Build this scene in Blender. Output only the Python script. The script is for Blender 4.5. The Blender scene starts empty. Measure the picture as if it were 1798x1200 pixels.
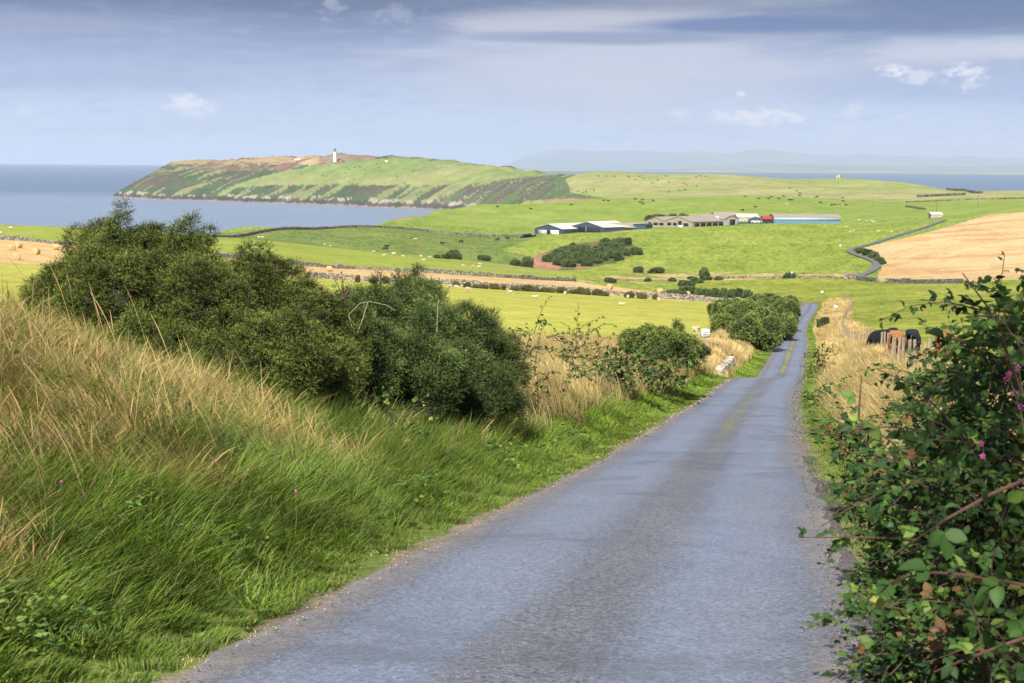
import bpy, bmesh, math, random
import numpy as np
from mathutils import Vector, Matrix
C = bpy.context.scene.collection
R = math.radians

# ------------------------------------------------------------------ camera
F = 2497.2                       # focal length in photo pixels (1798 wide)
PITCH = math.atan((600 - 288.7) / F)
ROLL = 0.0073
cP, sP = math.cos(PITCH), math.sin(PITCH)
cam_d = bpy.data.cameras.new("camera")
cam_d.lens = 50.0; cam_d.sensor_width = 36.0
cam_d.clip_start = 0.1; cam_d.clip_end = 200000
cam_d.dof.use_dof = True; cam_d.dof.focus_distance = 38.0; cam_d.dof.aperture_fstop = 11.0
cam = bpy.data.objects.new("camera", cam_d); C.objects.link(cam)
_F = Vector((0, cP, -sP)); _U0 = Vector((0, sP, cP)); _R0 = Vector((1, 0, 0))
_R = _R0 * math.cos(ROLL) + _U0 * math.sin(ROLL)
_U = _U0 * math.cos(ROLL) - _R0 * math.sin(ROLL)
cam.matrix_world = Matrix(((_R.x, _U.x, -_F.x, 0), (_R.y, _U.y, -_F.y, 0), (_R.z, _U.z, -_F.z, 0), (0, 0, 0, 1)))
bpy.context.scene.camera = cam

# ------------------------------------------------------------------ light
SUN_EL, SUN_AZ = R(40), R(196)   # azimuth clockwise from +Y (the view direction): behind the camera, a little to the left
sc = bpy.context.scene
sun_d = bpy.data.lights.new("sun", 'SUN'); sun_d.energy = 5.0; sun_d.angle = R(0.6); sun_d.color = (1.0, 0.93, 0.80)
sun = bpy.data.objects.new("sun", sun_d); C.objects.link(sun)
_to = Vector((math.sin(SUN_AZ) * math.cos(SUN_EL), math.cos(SUN_AZ) * math.cos(SUN_EL), math.sin(SUN_EL)))
sun.rotation_euler = _to.to_track_quat('Z', 'Y').to_euler()
sc.view_settings.view_transform = 'Standard'; sc.view_settings.look = 'None'
sc.view_settings.exposure = 0.90; sc.view_settings.gamma = 1.0
sc.cycles.max_bounces = 5; sc.cycles.diffuse_bounces = 3; sc.cycles.glossy_bounces = 2
sc.cycles.transmission_bounces = 3; sc.cycles.volume_bounces = 1; sc.cycles.transparent_max_bounces = 6
sc.cycles.caustics_reflective = False; sc.cycles.caustics_refractive = False

class NT:
    """small helper for node trees"""
    def __init__(s, tree): s.t = tree; s.t.nodes.clear()
    def n(s, typ, inp=None, **kw):
        nd = s.t.nodes.new(typ)
        for k, v in kw.items(): setattr(nd, k, v)
        for k, v in (inp or {}).items(): s.set(nd, k, v)
        return nd
    def set(s, nd, k, v):
        sock = nd.inputs[k]
        if isinstance(v, bpy.types.NodeSocket): s.t.links.new(v, sock)
        else:
            if sock.type == 'RGBA' and hasattr(v, '__len__') and len(v) == 3: v = (*v, 1)
            sock.default_value = v
    def mix(s, f, a, b, mode='MIX'):
        nd = s.t.nodes.new('ShaderNodeMix'); nd.data_type = 'RGBA'; nd.blend_type = mode; nd.clamp_factor = True
        s.set(nd, 0, f); s.set(nd, 6, a); s.set(nd, 7, b)
        return nd.outputs[2]
    def math(s, op, a, b=0.0, c=None):
        nd = s.t.nodes.new('ShaderNodeMath'); nd.operation = op
        s.set(nd, 0, a); s.set(nd, 1, b)
        if c is not None: s.set(nd, 2, c)
        return nd.outputs[0]
    def ramp(s, f, pts, interp='LINEAR'):
        nd = s.t.nodes.new('ShaderNodeValToRGB'); nd.color_ramp.interpolation = interp
        el = nd.color_ramp.elements
        while len(el) < len(pts): el.new(0.5)
        for e, (p, c) in zip(el, pts):
            e.position = p; e.color = (*c, 1) if hasattr(c, '__len__') else (c, c, c, 1)
        s.set(nd, 0, f)
        return nd.outputs[0]
    def noise(s, vec, scale, detail=4, rough=0.55, dist=0.0):
        return s.n('ShaderNodeTexNoise', {'Vector': vec, 'Scale': scale, 'Detail': detail, 'Roughness': rough, 'Distortion': dist}).outputs[0]

# ------------------------------------------------------------------ sky
world = bpy.data.worlds.new("World"); sc.world = world; world.use_nodes = True
w = NT(world.node_tree)
sky = w.n('ShaderNodeTexSky', sky_type='NISHITA', sun_disc=False)
sky.sun_elevation = SUN_EL; sky.sun_rotation = SUN_AZ; sky.air_density = 1.0; sky.dust_density = 0.6; sky.ozone_density = 2.0
tc = w.n('ShaderNodeTexCoord')
sep = w.n('ShaderNodeSeparateXYZ', {0: tc.outputs['Generated']})
el = sep.outputs[2]                                            # sine of elevation
yy = w.math('MAXIMUM', sep.outputs[1], 0.05)
azn = w.math('DIVIDE', sep.outputs[0], yy)
# coordinates on a flat cloud deck overhead (streaks foreshorten towards the horizon)
den = w.math('MAXIMUM', w.math('ADD', el, 0.045), 0.02)
deck = w.n('ShaderNodeCombineXYZ', {0: w.math('DIVIDE', sep.outputs[0], den), 1: w.math('DIVIDE', sep.outputs[1], den), 2: 0.0})
dk = w.n('ShaderNodeVectorMath', {0: deck.outputs[0], 1: (0.55, 0.55, 1.0)}, operation='MULTIPLY')
n1 = w.noise(dk.outputs[0], 0.75, 7, 0.6, 0.6)
n2 = w.noise(dk.outputs[0], 0.30, 5, 0.55, 0.3)
SKY_STR = 0.10
elr = w.math('MAXIMUM', el, 0.0)
veil = w.ramp(w.math('MULTIPLY', elr, 4.0), [(0.0, (3.7, 4.2, 5.5)), (0.12, (3.0, 3.55, 5.0)), (0.24, (1.95, 2.35, 3.8)), (0.34, (.95, 1.22, 2.45)), (0.42, (0.24, .42, 1.3)), (0.52, (0.15, .30, 1.0)), (0.66, (.7, .9, 1.7)), (1.0, (1.9, 2.1, 2.8))])
def blob(u, v, ru, rv, soft=.45, wob=.9, nz=None):
    """a cloud fixed in the sky at a bearing and height (given as photo pixels)"""
    x = w.math('MULTIPLY', w.math('SUBTRACT', azn, (u-899)/F), F/ru)
    y = w.math('MULTIPLY', w.math('SUBTRACT', el, (288.7 + ROLL*(u-899) - v)/F), F/rv)
    r = w.math('ADD', w.math('MULTIPLY', x, x), w.math('MULTIPLY', y, y))
    r = w.math('ADD', w.math('SQRT', r), w.math('MULTIPLY', w.math('SUBTRACT', nz, .5), wob*4))
    m = w.n('ShaderNodeMapRange', {0: r, 1: 1 - soft, 2: 1 + soft, 3: 1.0, 4: 0.0}, interpolation_type='SMOOTHSTEP')
    return m.outputs[0]
flat = w.n('ShaderNodeCombineXYZ', {0: w.math('MULTIPLY', azn, 10.0), 1: w.math('MULTIPLY', el, 55.0), 2: 0.0}).outputs[0]
nf = w.noise(flat, 1.1, 7, .62, .4); nf2 = w.noise(flat, 3.6, 6, .6, .3)
cuv = w.n('ShaderNodeCombineXYZ', {0: w.math('MULTIPLY', azn, 60.0), 1: w.math('MULTIPLY', el, 115.0), 2: 4.0}).outputs[0]
nf3 = w.noise(cuv, 1.7, 7, .62, .3)
def over(c, m, amt, colr): return w.mix(w.math('MULTIPLY', m, amt), c, colr)
lit = veil
lit = over(lit, w.ramp(n1, [(0.46, 0.0), (0.66, 1.0)]), .30, (1.9, 2.1, 3.2))
lit = over(lit, w.ramp(nf2, [(0.50, 0.0), (0.66, 1.0)]), .22, (2.6, 2.8, 3.6)); lit = over(lit, w.ramp(nf2, [(0.36, 1.0), (0.47, 0.0)]), .22, (.7, 1.0, 2.2))
lit = over(lit, blob(1080, 125, 330, 70, .6, .5, nf), .85, (3.1, 3.15, 3.9))
lit = over(lit, blob(1010, 42, 190, 20, .6, .5, nf), .85, (2.9, 2.8, 3.3))
lit = over(lit, blob(1250, 14, 260, 14, .6, .5, nf), .6, (1.7, 1.75, 2.4))
lit = over(lit, blob(1640, 105, 160, 20, .6, .5, nf), .85, (3.3, 3.3, 4.0))
lit = over(lit, blob(1780, 100, 90, 16, .6, .5, nf), .7, (3.2, 3.3, 4.0))
lit = over(lit, blob(420, 10, 620, 22, .7, .5, nf), .55, (.15, .30, 1.1))
lit = over(lit, blob(1080, 74, 200, 10, .5, .5, nf), .75, (.75, .95, 2.1))
lit = over(lit, blob(1330, 56, 230, 13, .45, .5, nf), .95, (.25, .50, 1.8))
lit = over(lit, blob(1720, 38, 280, 32, .5, .5, nf), .9, (.22, .42, 1.5))
lit = over(lit, blob(1640, 165, 240, 24, .6, .5, nf), .55, (1.5, 1.9, 3.6))
lit = over(lit, blob(150, 150, 260, 16, .6, .5, nf), .45, (1.35, 1.7, 3.2))
lit = over(lit, blob(60, 60, 220, 16, .6, .5, nf), .45, (1.7, 1.8, 2.7))
skyc = w.mix(0.93, sky.outputs[0], lit)
for (u_, v_, a_, b_, k_) in [(340, 190, 30, 12, .85), (1320, 208, 52, 11, .9), (1385, 213, 16, 7, .6), (1555, 133, 22, 8, .95), (1600, 146, 34, 9, .6), (1680, 139, 32, 8, .85), (1187, 206, 16, 9, .55), (1484, 202, 18, 13, .45), (1292, 170, 7, 5, .7), (48, 200, 14, 8, .3), (1250, 205, 12, 7, .4), (1690, 160, 20, 8, .5), (1570, 211, 14, 5, .3), (585, 20, 16, 16, .25), (700, 35, 30, 10, .2)]:
    skyc = over(skyc, blob(u_, v_, a_*.9, b_, .85, 1.3, nf3), k_*.9, (5.2, 5.1, 5.4))
bg = w.n('ShaderNodeBackground', {'Color': skyc, 'Strength': SKY_STR})
out = w.n('ShaderNodeOutputWorld', {'Surface': bg.outputs[0]})

# ------------------------------------------------------------------ picture <-> place
def pix_dir(u, v):
    """slope of the ray through a photo pixel: (X/Y, Z/Y)"""
    a = (np.asarray(u, float) - 899) / F; b = (np.asarray(v, float) - 600) / F
    cr, sr = math.cos(ROLL), math.sin(ROLL)
    a0 = a * cr + b * sr; h0 = a * sr - b * cr
    fy = cP + h0 * sP
    return a0 / fy, (-sP + h0 * cP) / fy
def to_pix(X, Y, Z):
    X = np.asarray(X, float); Y = np.asarray(Y, float); Z = np.asarray(Z, float)
    d = np.maximum(Y * cP - Z * sP, 1e-3)
    a0 = X / d; h0 = (Y * sP + Z * cP) / d
    cr, sr = math.cos(ROLL), math.sin(ROLL)
    return 899 + F * (a0 * cr + h0 * sr), 600 - F * (h0 * cr - a0 * sr)

def pchip(xs, ys):
    xs = np.asarray(xs, float); ys = np.asarray(ys, float); h = np.diff(xs); d = np.diff(ys) / h
    m = np.zeros_like(xs); m[0], m[-1] = d[0], d[-1]
    for i in range(1, len(xs) - 1):
        if d[i-1] * d[i] > 0:
            w1, w2 = 2*h[i] + h[i-1], h[i] + 2*h[i-1]
            m[i] = (w1 + w2) / (w1 / d[i-1] + w2 / d[i])
    def f(x):
        x = np.asarray(x, float); xc = np.clip(x, xs[0], xs[-1])
        i = np.clip(np.searchsorted(xs, xc) - 1, 0, len(xs) - 2); t = (xc - xs[i]) / h[i]
        r = (2*t**3 - 3*t**2 + 1)*ys[i] + (t**3 - 2*t**2 + t)*h[i]*m[i] + (-2*t**3 + 3*t**2)*ys[i+1] + (t**3 - t**2)*h[i]*m[i+1]
        return r + np.where(x < xs[0], (x - xs[0]) * m[0], 0) + np.where(x > xs[-1], (x - xs[-1]) * m[-1], 0)
    return f

def vnoise(x, y, seed=0):
    xi = np.floor(x).astype(np.int64); yi = np.floor(y).astype(np.int64); fx = x - xi; fy = y - yi
    fx = fx*fx*(3-2*fx); fy = fy*fy*(3-2*fy)
    def h(a, b):
        n = (a * 374761393 + b * 668265263 + seed * 144269504088) & 0xffffffff
        n = ((n ^ (n >> 13)) * 1274126177) & 0xffffffff
        return ((n ^ (n >> 16)) & 0xffff) / 65535.0
    return (h(xi, yi)*(1-fx) + h(xi+1, yi)*fx)*(1-fy) + (h(xi, yi+1)*(1-fx) + h(xi+1, yi+1)*fx)*fy
def fbm(x, y, octv=4, seed=0):
    s = 0; a = 0.5; t = 0
    for k in range(octv):
        s = s + a * vnoise(x * 2**k + 13.7*k, y * 2**k - 7.1*k, seed + k); t += a; a *= 0.55
    return s / t
def sstep(a, b, x):
    t = np.clip((np.asarray(x, float) - a) / (b - a), 0, 1); return t*t*(3-2*t)

# ------------------------------------------------------------------ the lie of the land
HALF = 1.5                                                      # half width of the lane
# the lane near the camera: depth, picture row, left edge, right edge
RN = [(6.2, 1200, 310, 1510), (7.6, 1100, 503, 1497), (9.5, 1000, 690, 1478), (13.5, 900, 890, 1445), (22.4, 800, 1075, 1410),
      (33, 740, 1173, 1400), (47, 700, 1238, 1398), (62, 665, 1290, 1408), (79, None, 0, 0), (96, 662, 1331, 1409), (113, 640, 1346, 1412),
      (129, 620, 1357, 1415), (150, 600, 1368, 1417), (188, 580, 1379, 1412), (225, 560, 1389, 1424), (262, 542, 1406, 1436), (285, 533, 1412, 1434)]
_ry, _rx, _rz = [], [], []
for d, v, ul, ur in RN:
    if v is None:
        _ry.append(79.0); _rx.append(14.75); _rz.append(-12.45); continue
    ax, az_ = pix_dir((ul + ur) / 2, v); b = (v - 600) / F
    y = d * (cP - b * sP); _ry.append(y); _rx.append(ax * y); _rz.append(az_ * y)
_ry = [-30, 0] + _ry; _rx = [_rx[0] - .19*36, _rx[0] - .19*6.0] + _rx; _rz = [1.0, -1.52] + _rz
road_z = pchip(_ry, _rz); road_x = pchip(_ry, _rx)

SEA = -75.0
CT = []                                                         # controls: (X/Y, lnY, slope)
def cv(u, D, v):
    a, t = pix_dir(u, v); CT.append((float(a), math.log(D), float(t)))
def cz(u, D, z):
    a, _ = pix_dir(u, 500); CT.append((float(a), math.log(D), z / D))
def col(u, *pts):
    for D, k in pts:
        cv(u, D, k) if k > 0 else cz(u, D, k)
OFF = [(1100, -90), (1500, -95), (2000, -95)]
col(-500, (60,-6),(100,-9),(150,515),(250,455),(350,420),(450,392),(600,-40),(800,-85),*OFF,(3000,-95),(5000,-95))
col(-200, (60,-6),(100,-9),(150,517),(250,457),(350,422),(450,395),(600,-40),(800,-85),*OFF,(3000,-95),(5000,-95))
col(0, (60,-6),(100,-9.5),(150,520),(250,462),(350,425),(450,398),(520,-25),(620,-48),(800,-85),*OFF,(2600,-95),(5000,-95))
col(200, (60,-6.5),(100,-10),(150,540),(250,472),(350,434),(450,404),(520,-26),(640,-50),(820,-85),*OFF,(2850,-95),(5000,-95))
col(60, (2600,-95),(2850,-95),(3000,-95),(3150,-95),(3400,-95),(3900,-95))
col(150, (2700,-95),(2900,-95),(3000,-95),(3100,-95),(3400,-95),(3900,-95))
col(185, (2800,-95),(2960,-92),(3060,-90),(3200,-95))
col(212, (2880,-95),(2960,352),(3010,341),(3060,337),(3200,-70),(3400,-95))
col(240, (2800,-95),(2900,354),(2970,336),(3030,324),(3090,319),(3400,-60),(3900,-95))
col(300, (2700,-95),(2800,357),(2880,330),(2980,313),(3080,303),(3150,299),(3500,-10),(4000,-95))
col(400, (60,-6.8),(100,-10.3),(150,558),(250,490),(350,450),(450,419),(500,421),(560,417),(680,408),(740,-36),(880,-82),(1200,-92),(2000,-95),(2590,-95),(2680,360),(2760,345),(2850,321),(3000,295),(3080,289),(3400,0),(4000,-95),(5000,-95))
col(500, (2520,-95),(2610,363.5),(2690,340),(2760,320),(2900,292),(2990,281),(3300,0),(3900,-95))
col(600, (60,-7),(100,-10.5),(150,568),(200,533),(250,507),(290,494),(330,484),(370,472),(450,447),(520,437),(560,438),(620,426),(700,412),(800,400),(880,-46),(1050,-85),(1500,-92),(2400,-95),(2510,367),(2570,345),(2640,325),(2750,295),(2850,276),(3100,-1),(3700,-95),(5000,-95))
col(700, (720,412),(800,402),(900,388),(960,384),(1100,-70),(1400,-90),(2270,-95),(2400,370.5),(2470,345),(2540,324),(2660,296),(2760,280),(3000,0),(3600,-95))
col(750, (900,392),(1000,381),(1090,371.5),(1180,-60))
col(800, (60,-7.5),(100,-11),(150,574),(200,538),(255,512),(296,501),(330,492),(366,480),(430,466),(500,455),(570,453),(640,440),(740,421),(840,409),(930,392),(1080,374),(1150,366),(1250,-45),(1500,-75),(2100,-80),(2290,373),(2370,345),(2450,324),(2560,300),(2650,289),(2900,-10),(3500,-95),(5000,-95))
col(900, (60,-8),(100,-11.6),(150,580),(200,544),(260,518),(302,508),(360,490),(385,484),(440,472),(490,466),(560,464),(620,448),(750,422),(830,411),(900,403),(1050,381),(1180,358),(1300,-45),(1600,-70),(2050,-72),(2180,358),(2270,330),(2400,307),(2480,300),(2700,-15),(3300,-95),(5000,-95))
col(1000, (60,-8.2),(100,-12),(150,583),(200,549),(260,526),(305,514),(350,506),(395,493),(450,481),(510,474),(560,470),(640,445),(720,424),(800,409),(950,391),(1100,370),(1250,352),(1480,-40),(1750,350),(1900,335),(2100,312),(2200,309),(2500,-30),(3200,-95),(5000,-95))
col(1150, (100,-12.5),(150,581),(200,554),(260,535),(305,524),(340,518),(390,508),(440,492),(490,482),(560,466),(650,441),(750,415),(800,403),(900,392),(1050,372),(1250,350),(1400,-33),(1700,340),(1950,312),(2050,307),(2400,-30),(3200,-95),(5000,-95))
col(1270, (105,-14),(150,589),(200,562),(260,539),(310,530),(345,520),(390,507),(440,492),(490,481),(600,450),(800,401),(900,386),(1050,368),(1300,346),(1450,344),(1800,322),(2050,305.5),(2400,-32),(3200,-95),(5000,-95))
col(1400, (330,519),(390,504),(445,489),(480,480),(560,454),(700,419),(800,397),(900,386),(1050,368),(1300,350),(1700,330),(2050,315),(2400,-45),(3200,-95),(5000,-95))
col(1480, (70,-9.5),(100,-13.5),(150,594),(200,568),(240,549),(290,527),(360,508),(400,497),(440,487),(500,462),(560,442),(640,425),(750,406),(850,392),(950,385),(1100,372),(1400,351),(1800,328),(2100,314),(2500,-55),(3200,-95))
col(1600, (50,-7.3),(80,-10.2),(110,598),(150,576),(200,554),(280,524),(350,506),(400,497),(450,478),(520,452),(620,418),(720,397),(800,389),(950,382),(1150,368),(1400,350),(1700,332),(1950,321),(2300,-55),(3000,-95),(5000,-95))
col(1800, (50,-7),(80,617),(110,590),(150,566),(200,543),(280,514),(380,493),(450,470),(550,432),(650,397),(720,376),(760,371),(850,372),(1000,366),(1150,358),(1300,349),(1600,336),(1800,-42),(2200,-85),(3000,-95),(5000,-95))
col(2150, (50,-7),(80,615),(110,588),(150,562),(200,540),(280,510),(380,488),(450,462),(550,424),(650,388),(720,368),(850,366),(1000,362),(1300,350),(1600,338),(1800,-45),(2200,-85),(3000,-95),(5000,-95))
for y in (80, 96, 113, 129, 150, 188, 225, 262, 285):           # the lane itself
    z = float(road_z(y)); CT.append((float(road_x(y)) / y, math.log(y), z / y))
CT = np.array(CT); SA = 2.2; MQ = 0.05
_P = np.stack([CT[:, 0] * SA, CT[:, 1]], 1)
def _phi(r2): return np.sqrt(r2 + MQ*MQ)
_d2 = ((_P[:, None] - _P[None])**2).sum(2)
_n = len(_P)
_A = np.zeros((_n+3, _n+3)); _A[:_n, :_n] = _phi(_d2) - np.eye(_n)*0.002
_A[:_n, _n] = 1; _A[:_n, _n+1:] = _P; _A[_n:, :_n] = _A[:_n, _n:].T
_w = np.linalg.solve(_A, np.concatenate([CT[:, 2], np.zeros(3)]))
LA = np.linspace(-0.62, 0.62, 420); LR = np.linspace(math.log(30), math.log(5200), 560)
_G = np.zeros((len(LR), len(LA)))
for i, l in enumerate(LR):
    r2 = (LA[:, None]*SA - _P[None, :, 0])**2 + (l - _P[None, :, 1])**2
    _G[i] = _phi(r2) @ _w[:_n] + _w[_n] + _w[_n+1]*LA*SA + _w[_n+2]*l
def far_z(X, Y):
    r = np.hypot(X, Y); th = np.clip(np.arctan2(X, Y), -0.54, 0.54)
    a = np.tan(th); y = r * np.cos(th)
    fi = np.clip((np.log(np.maximum(y, 31)) - LR[0]) / (LR[1]-LR[0]), 0, len(LR)-1.001); fj = np.clip((a - LA[0]) / (LA[1]-LA[0]), 0, len(LA)-1.001)
    i = fi.astype(int); j = fj.astype(int); p = fi-i; q = fj-j
    t = (_G[i, j]*(1-q) + _G[i, j+1]*q)*(1-p) + (_G[i+1, j]*(1-q) + _G[i+1, j+1]*q)*p
    z = t * y
    rough = np.clip((Y - 2150) / 250, 0, 1) * (fbm(X/60, Y/60, 4, 5) - .5) * 13 + np.clip((Y - 2150)/250, 0, 1) * (np.abs(fbm((X - Y*.9)/34, (Y + X*.2)/150, 3, 62) - .5)*26 - 3) * sstep(-95, -60, z)
    rough = rough + np.clip((Y - 300) / 500, 0, 1) * (fbm(X/130, Y/130, 3, 9) - .5) * 3.0
    return z + rough
bank_l = pchip([0, 6, 12, 20, 32, 45, 62, 80], [0.26, 0.33, 0.43, 0.25, 0.28, 0.27, 0.24, 0.2])
def near_z(X, Y):
    off = X - road_x(Y); zr = road_z(Y)
    hl = bank_l(np.clip(Y, 0, 80)) * (0.92 + 0.2*fbm(X/1.7, Y/1.7, 2, 3))
    L = hl * (np.clip(-off-1.9, 0, 4.6) - .25*(1 - np.exp(-np.clip(-off-1.9, 0, 9)))) 
    # beyond the bank the meadow
    field = np.where(Y < 12, -1.9, -1.9 - 0.087*(Y-12))
    wl = sstep(-8, -18, off)
    hr = 0.30 + 0.5*sstep(6, 30, Y)
    Rr = hr * sstep(2.1, 4.2, off)
    fr = np.where(Y < 12, -1.7, -1.7 - 0.135*(Y-12)) 
    wr = sstep(5.5, 14, off) * 0.9
    z = zr + np.where(off < 0, L, Rr)
    z = z*(1-wl) + field*wl
    z = z*(1-wr) + fr*wr
    return z + 0.05*(fbm(X/0.8, Y/0.8, 3, 1)-.5)*sstep(1.6, 2.4, np.abs(off))
# the far part of the lane, traced over the ground (photo pixels)
def raw_z(X, Y):
    X = np.asarray(X, float); Y = np.asarray(Y, float)
    wgt = sstep(48, 84, np.hypot(X, Y))
    fz = far_z(X, Y); nz = near_z(X, Y)
    # verge banks carried on along the lane beyond the first slope
    offd = np.abs(X - road_x(np.clip(Y, 0, 290)))
    vb = 0.45 * sstep(2.0, 4.0, offd) * (1 - sstep(6, 12, offd)) * (1 - sstep(270, 300, Y)) * sstep(50, 84, Y)
    return nz*(1-wgt) + (fz + vb)*wgt
def hit(u, v, dmin=25, dmax=4600, n=1500, fn=None):
    """first place where the ray through a photo pixel meets the ground"""
    fn = fn or raw_z
    a, t = pix_dir(u, v); Y = np.exp(np.linspace(math.log(dmin), math.log(dmax), n))
    g = fn(a*Y, Y) - t*Y
    k = np.where((g[1:] >= 0) & (g[:-1] < 0))[0]
    if len(k) == 0:
        k = [int(np.argmax(g))]
        y = float(Y[k[0]])
    else:
        i = k[0]; y = float(Y[i] + (Y[i+1]-Y[i]) * (-g[i]) / (g[i+1]-g[i]))
    return float(a)*y, y
FAR_PIX = [(1428, 531.5, 250), (1412, 528, 250)]
lane_far = [(float(road_x(y)), y) for y in (262, 285)]
lane_far += [(60.0, 302), (56, 311)]
lane_far += [hit(u, v, 200, 460) for u, v in [(1330, 521), (1280, 519.5), (1240, 517), (1212, 511), (1200, 503), (1208, 495.5), (1240, 489)]]
lane_far += [hit(u, v, 380) for u, v in [(1300, 487), (1400, 486.5), (1470, 487), (1497, 488)]]
lane_far += [hit(u, v, 380) for u, v in [(1520, 480), (1536, 472), (1542, 465), (1532, 456), (1508, 449), (1490, 441), (1496, 436.5), (1530, 428), (1580, 412), (1625, 399), (1642, 392), (1660, 386)]]
def smooth_line(pts, step, it=2):
    p = np.array(pts, float)
    for _ in range(it):
        q = [p[0]]
        for a, b in zip(p[:-1], p[1:]): q += [a*.75 + b*.25, a*.25 + b*.75]
        q.append(p[-1]); p = np.array(q)
    s = np.concatenate([[0], np.cumsum(np.hypot(*np.diff(p[:, :2], axis=0).T))])
    n = max(2, int(s[-1]/step)); t = np.linspace(0, s[-1], n+1)
    return np.stack([np.interp(t, s, p[:, k]) for k in range(p.shape[1])], 1)
lane_far = smooth_line(lane_far, 3.0)
# one long profile for the far lane, smoothed so that the ground can be cut to it
_lz = raw_z(lane_far[:, 0], lane_far[:, 1])
_k = np.ones(7)/7; _lz = np.convolve(np.pad(_lz, 3, mode='edge'), _k, 'valid')
def dist_far_lane(X, Y):
    d = np.full(X.shape, 1e9); zz = np.zeros(X.shape)
    for (x, y), z in zip(lane_far, _lz):
        e = (X-x)**2 + (Y-y)**2; m = e < d
        d = np.where(m, e, d); zz = np.where(m, z, zz)
    return np.sqrt(d), zz
def height(X, Y):
    X = np.asarray(X, float); Y = np.asarray(Y, float); shp = X.shape
    X = X.ravel(); Y = Y.ravel()
    z = raw_z(X, Y)
    # cut to the lane
    m = (Y > 48) & (Y < 292)
    off = np.abs(X - road_x(np.clip(Y, 0, 290)))
    k = np.where(m, 1 - sstep(2.0, 4.5, off), 0)
    z = z*(1-k) + road_z(np.clip(Y, 0, 290))*k
    k2 = np.where(Y < 288, 1 - sstep(1.25, 1.42, off), 0); z = z - k2*0.10*(1 + Y/90)
    idx = np.where((Y > 290) & (Y < 800) & (X > 25) & (X < 270))[0]
    if len(idx):
        d, zz = dist_far_lane(X[idx], Y[idx])
        k = 1 - sstep(2.2, 9, d); zi = z[idx]*(1-k) + zz*k
        z[idx] = zi - 0.35*(1 - sstep(2.0, 3.2, d))
    return z.reshape(shp)

def mesh_obj(name, V, Fa, mats=(), parent=None, smooth=False, attrs=None, midx=None, loc=None):
    """link one mesh object from numpy vertices and a quad or triangle array"""
    me = bpy.data.meshes.new(name); V = np.asarray(V, np.float32); 
    if isinstance(Fa, (list, tuple)) and len(set(len(f) for f in Fa)) > 1:
        me.from_pydata([tuple(map(float, v)) for v in V], [], [tuple(int(i) for i in f) for f in Fa]); nf = len(Fa)
    else:
        Fa = np.asarray(Fa, np.int32); nf, k = Fa.shape
        me.vertices.add(len(V)); me.vertices.foreach_set('co', V.ravel())
        me.loops.add(nf*k); me.loops.foreach_set('vertex_index', Fa.ravel())
        me.polygons.add(nf); me.polygons.foreach_set('loop_start', np.arange(0, nf*k, k, dtype=np.int32))
    if smooth: me.polygons.foreach_set('use_smooth', np.ones(nf, bool))
    if midx is not None: me.polygons.foreach_set('material_index', np.asarray(midx, np.int32))
    for k_, a in (attrs or {}).items():
        a = np.asarray(a, np.float32)
        if a.ndim == 2 and a.shape[1] == 3:
            a = np.concatenate([a, np.ones((len(a), 1), np.float32)], 1)
        if a.ndim == 2 and a.shape[1] == 4:
            at = me.attributes.new(k_, 'FLOAT_COLOR', 'POINT'); at.data.foreach_set('color', a.ravel())
        elif a.ndim == 1:
            at = me.attributes.new(k_, 'FLOAT', 'POINT'); at.data.foreach_set('value', a)
        else:
            at = me.attributes.new(k_, 'FLOAT2', 'POINT'); at.data.foreach_set('vector', a.ravel())
    for m in (mats if isinstance(mats, (list, tuple)) else [mats]): me.materials.append(m)
    me.update(); me.validate()
    o = bpy.data.objects.new(name, me); C.objects.link(o)
    if parent: o.parent = parent
    if loc is not None: o.location = loc
    return o
def tag(o, label=None, cat=None, group=None, kind=None):
    if label: o['label'] = label
    if cat: o['category'] = cat
    if group: o['group'] = group
    if kind: o['kind'] = kind
    return o
def thing(name, label, cat, loc=(0, 0, 0), rz=0.0, group=None):
    o = bpy.data.objects.new(name, None); C.objects.link(o); o.location = loc; o.rotation_euler = (0, 0, rz); o.empty_display_size = .2
    return tag(o, label, cat, group)
def copy_thing(src, loc, rz=0, label=None, group=None, scale=1.0):
    def cp(o, par):
        c = o.copy(); C.objects.link(c); c.parent = par
        for ch in list(o.children): cp(ch, c)
        return c
    r = cp(src, None); r.location = loc; r.rotation_euler = (0, 0, rz); r.scale = (scale,)*3
    if label: r['label'] = label
    if group: r['group'] = group
    return r
MAT = {}
def mat(name, build):
    if name not in MAT:
        m = bpy.data.materials.new(name); m.use_nodes = True; t = NT(m.node_tree); sh = build(t)
        t.n('ShaderNodeOutputMaterial', {'Surface': sh}); MAT[name] = m
    return MAT[name]
def pbsdf(t, color, rough=0.8, normal=None, spec=0.3, **kw):
    inp = {'Base Color': color, 'Roughness': rough, 'Specular IOR Level': spec}; inp.update(kw)
    if normal is not None: inp['Normal'] = normal
    return t.n('ShaderNodeBsdfPrincipled', inp).outputs[0]
def simple(name, color, rough=0.8, var=0.25, scale=3.0, spec=0.3, bump=0.0, **kw):
    """a plain colour broken up by noise"""
    def b(t):
        co = t.n('ShaderNodeTexCoord').outputs['Object']
        n = t.noise(co, scale, 5, 0.6)
        f = t.ramp(n, [(0.3, 1-var), (0.7, 1+var*0.6)])
        c = t.mix(1.0, color, f, 'MULTIPLY')
        nm = t.n('ShaderNodeBump', {'Height': n, 'Strength': bump, 'Distance': 0.05}).outputs[0] if bump else None
        return pbsdf(t, c, rough, nm, spec, **kw)
    return mat(name, b)

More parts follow.
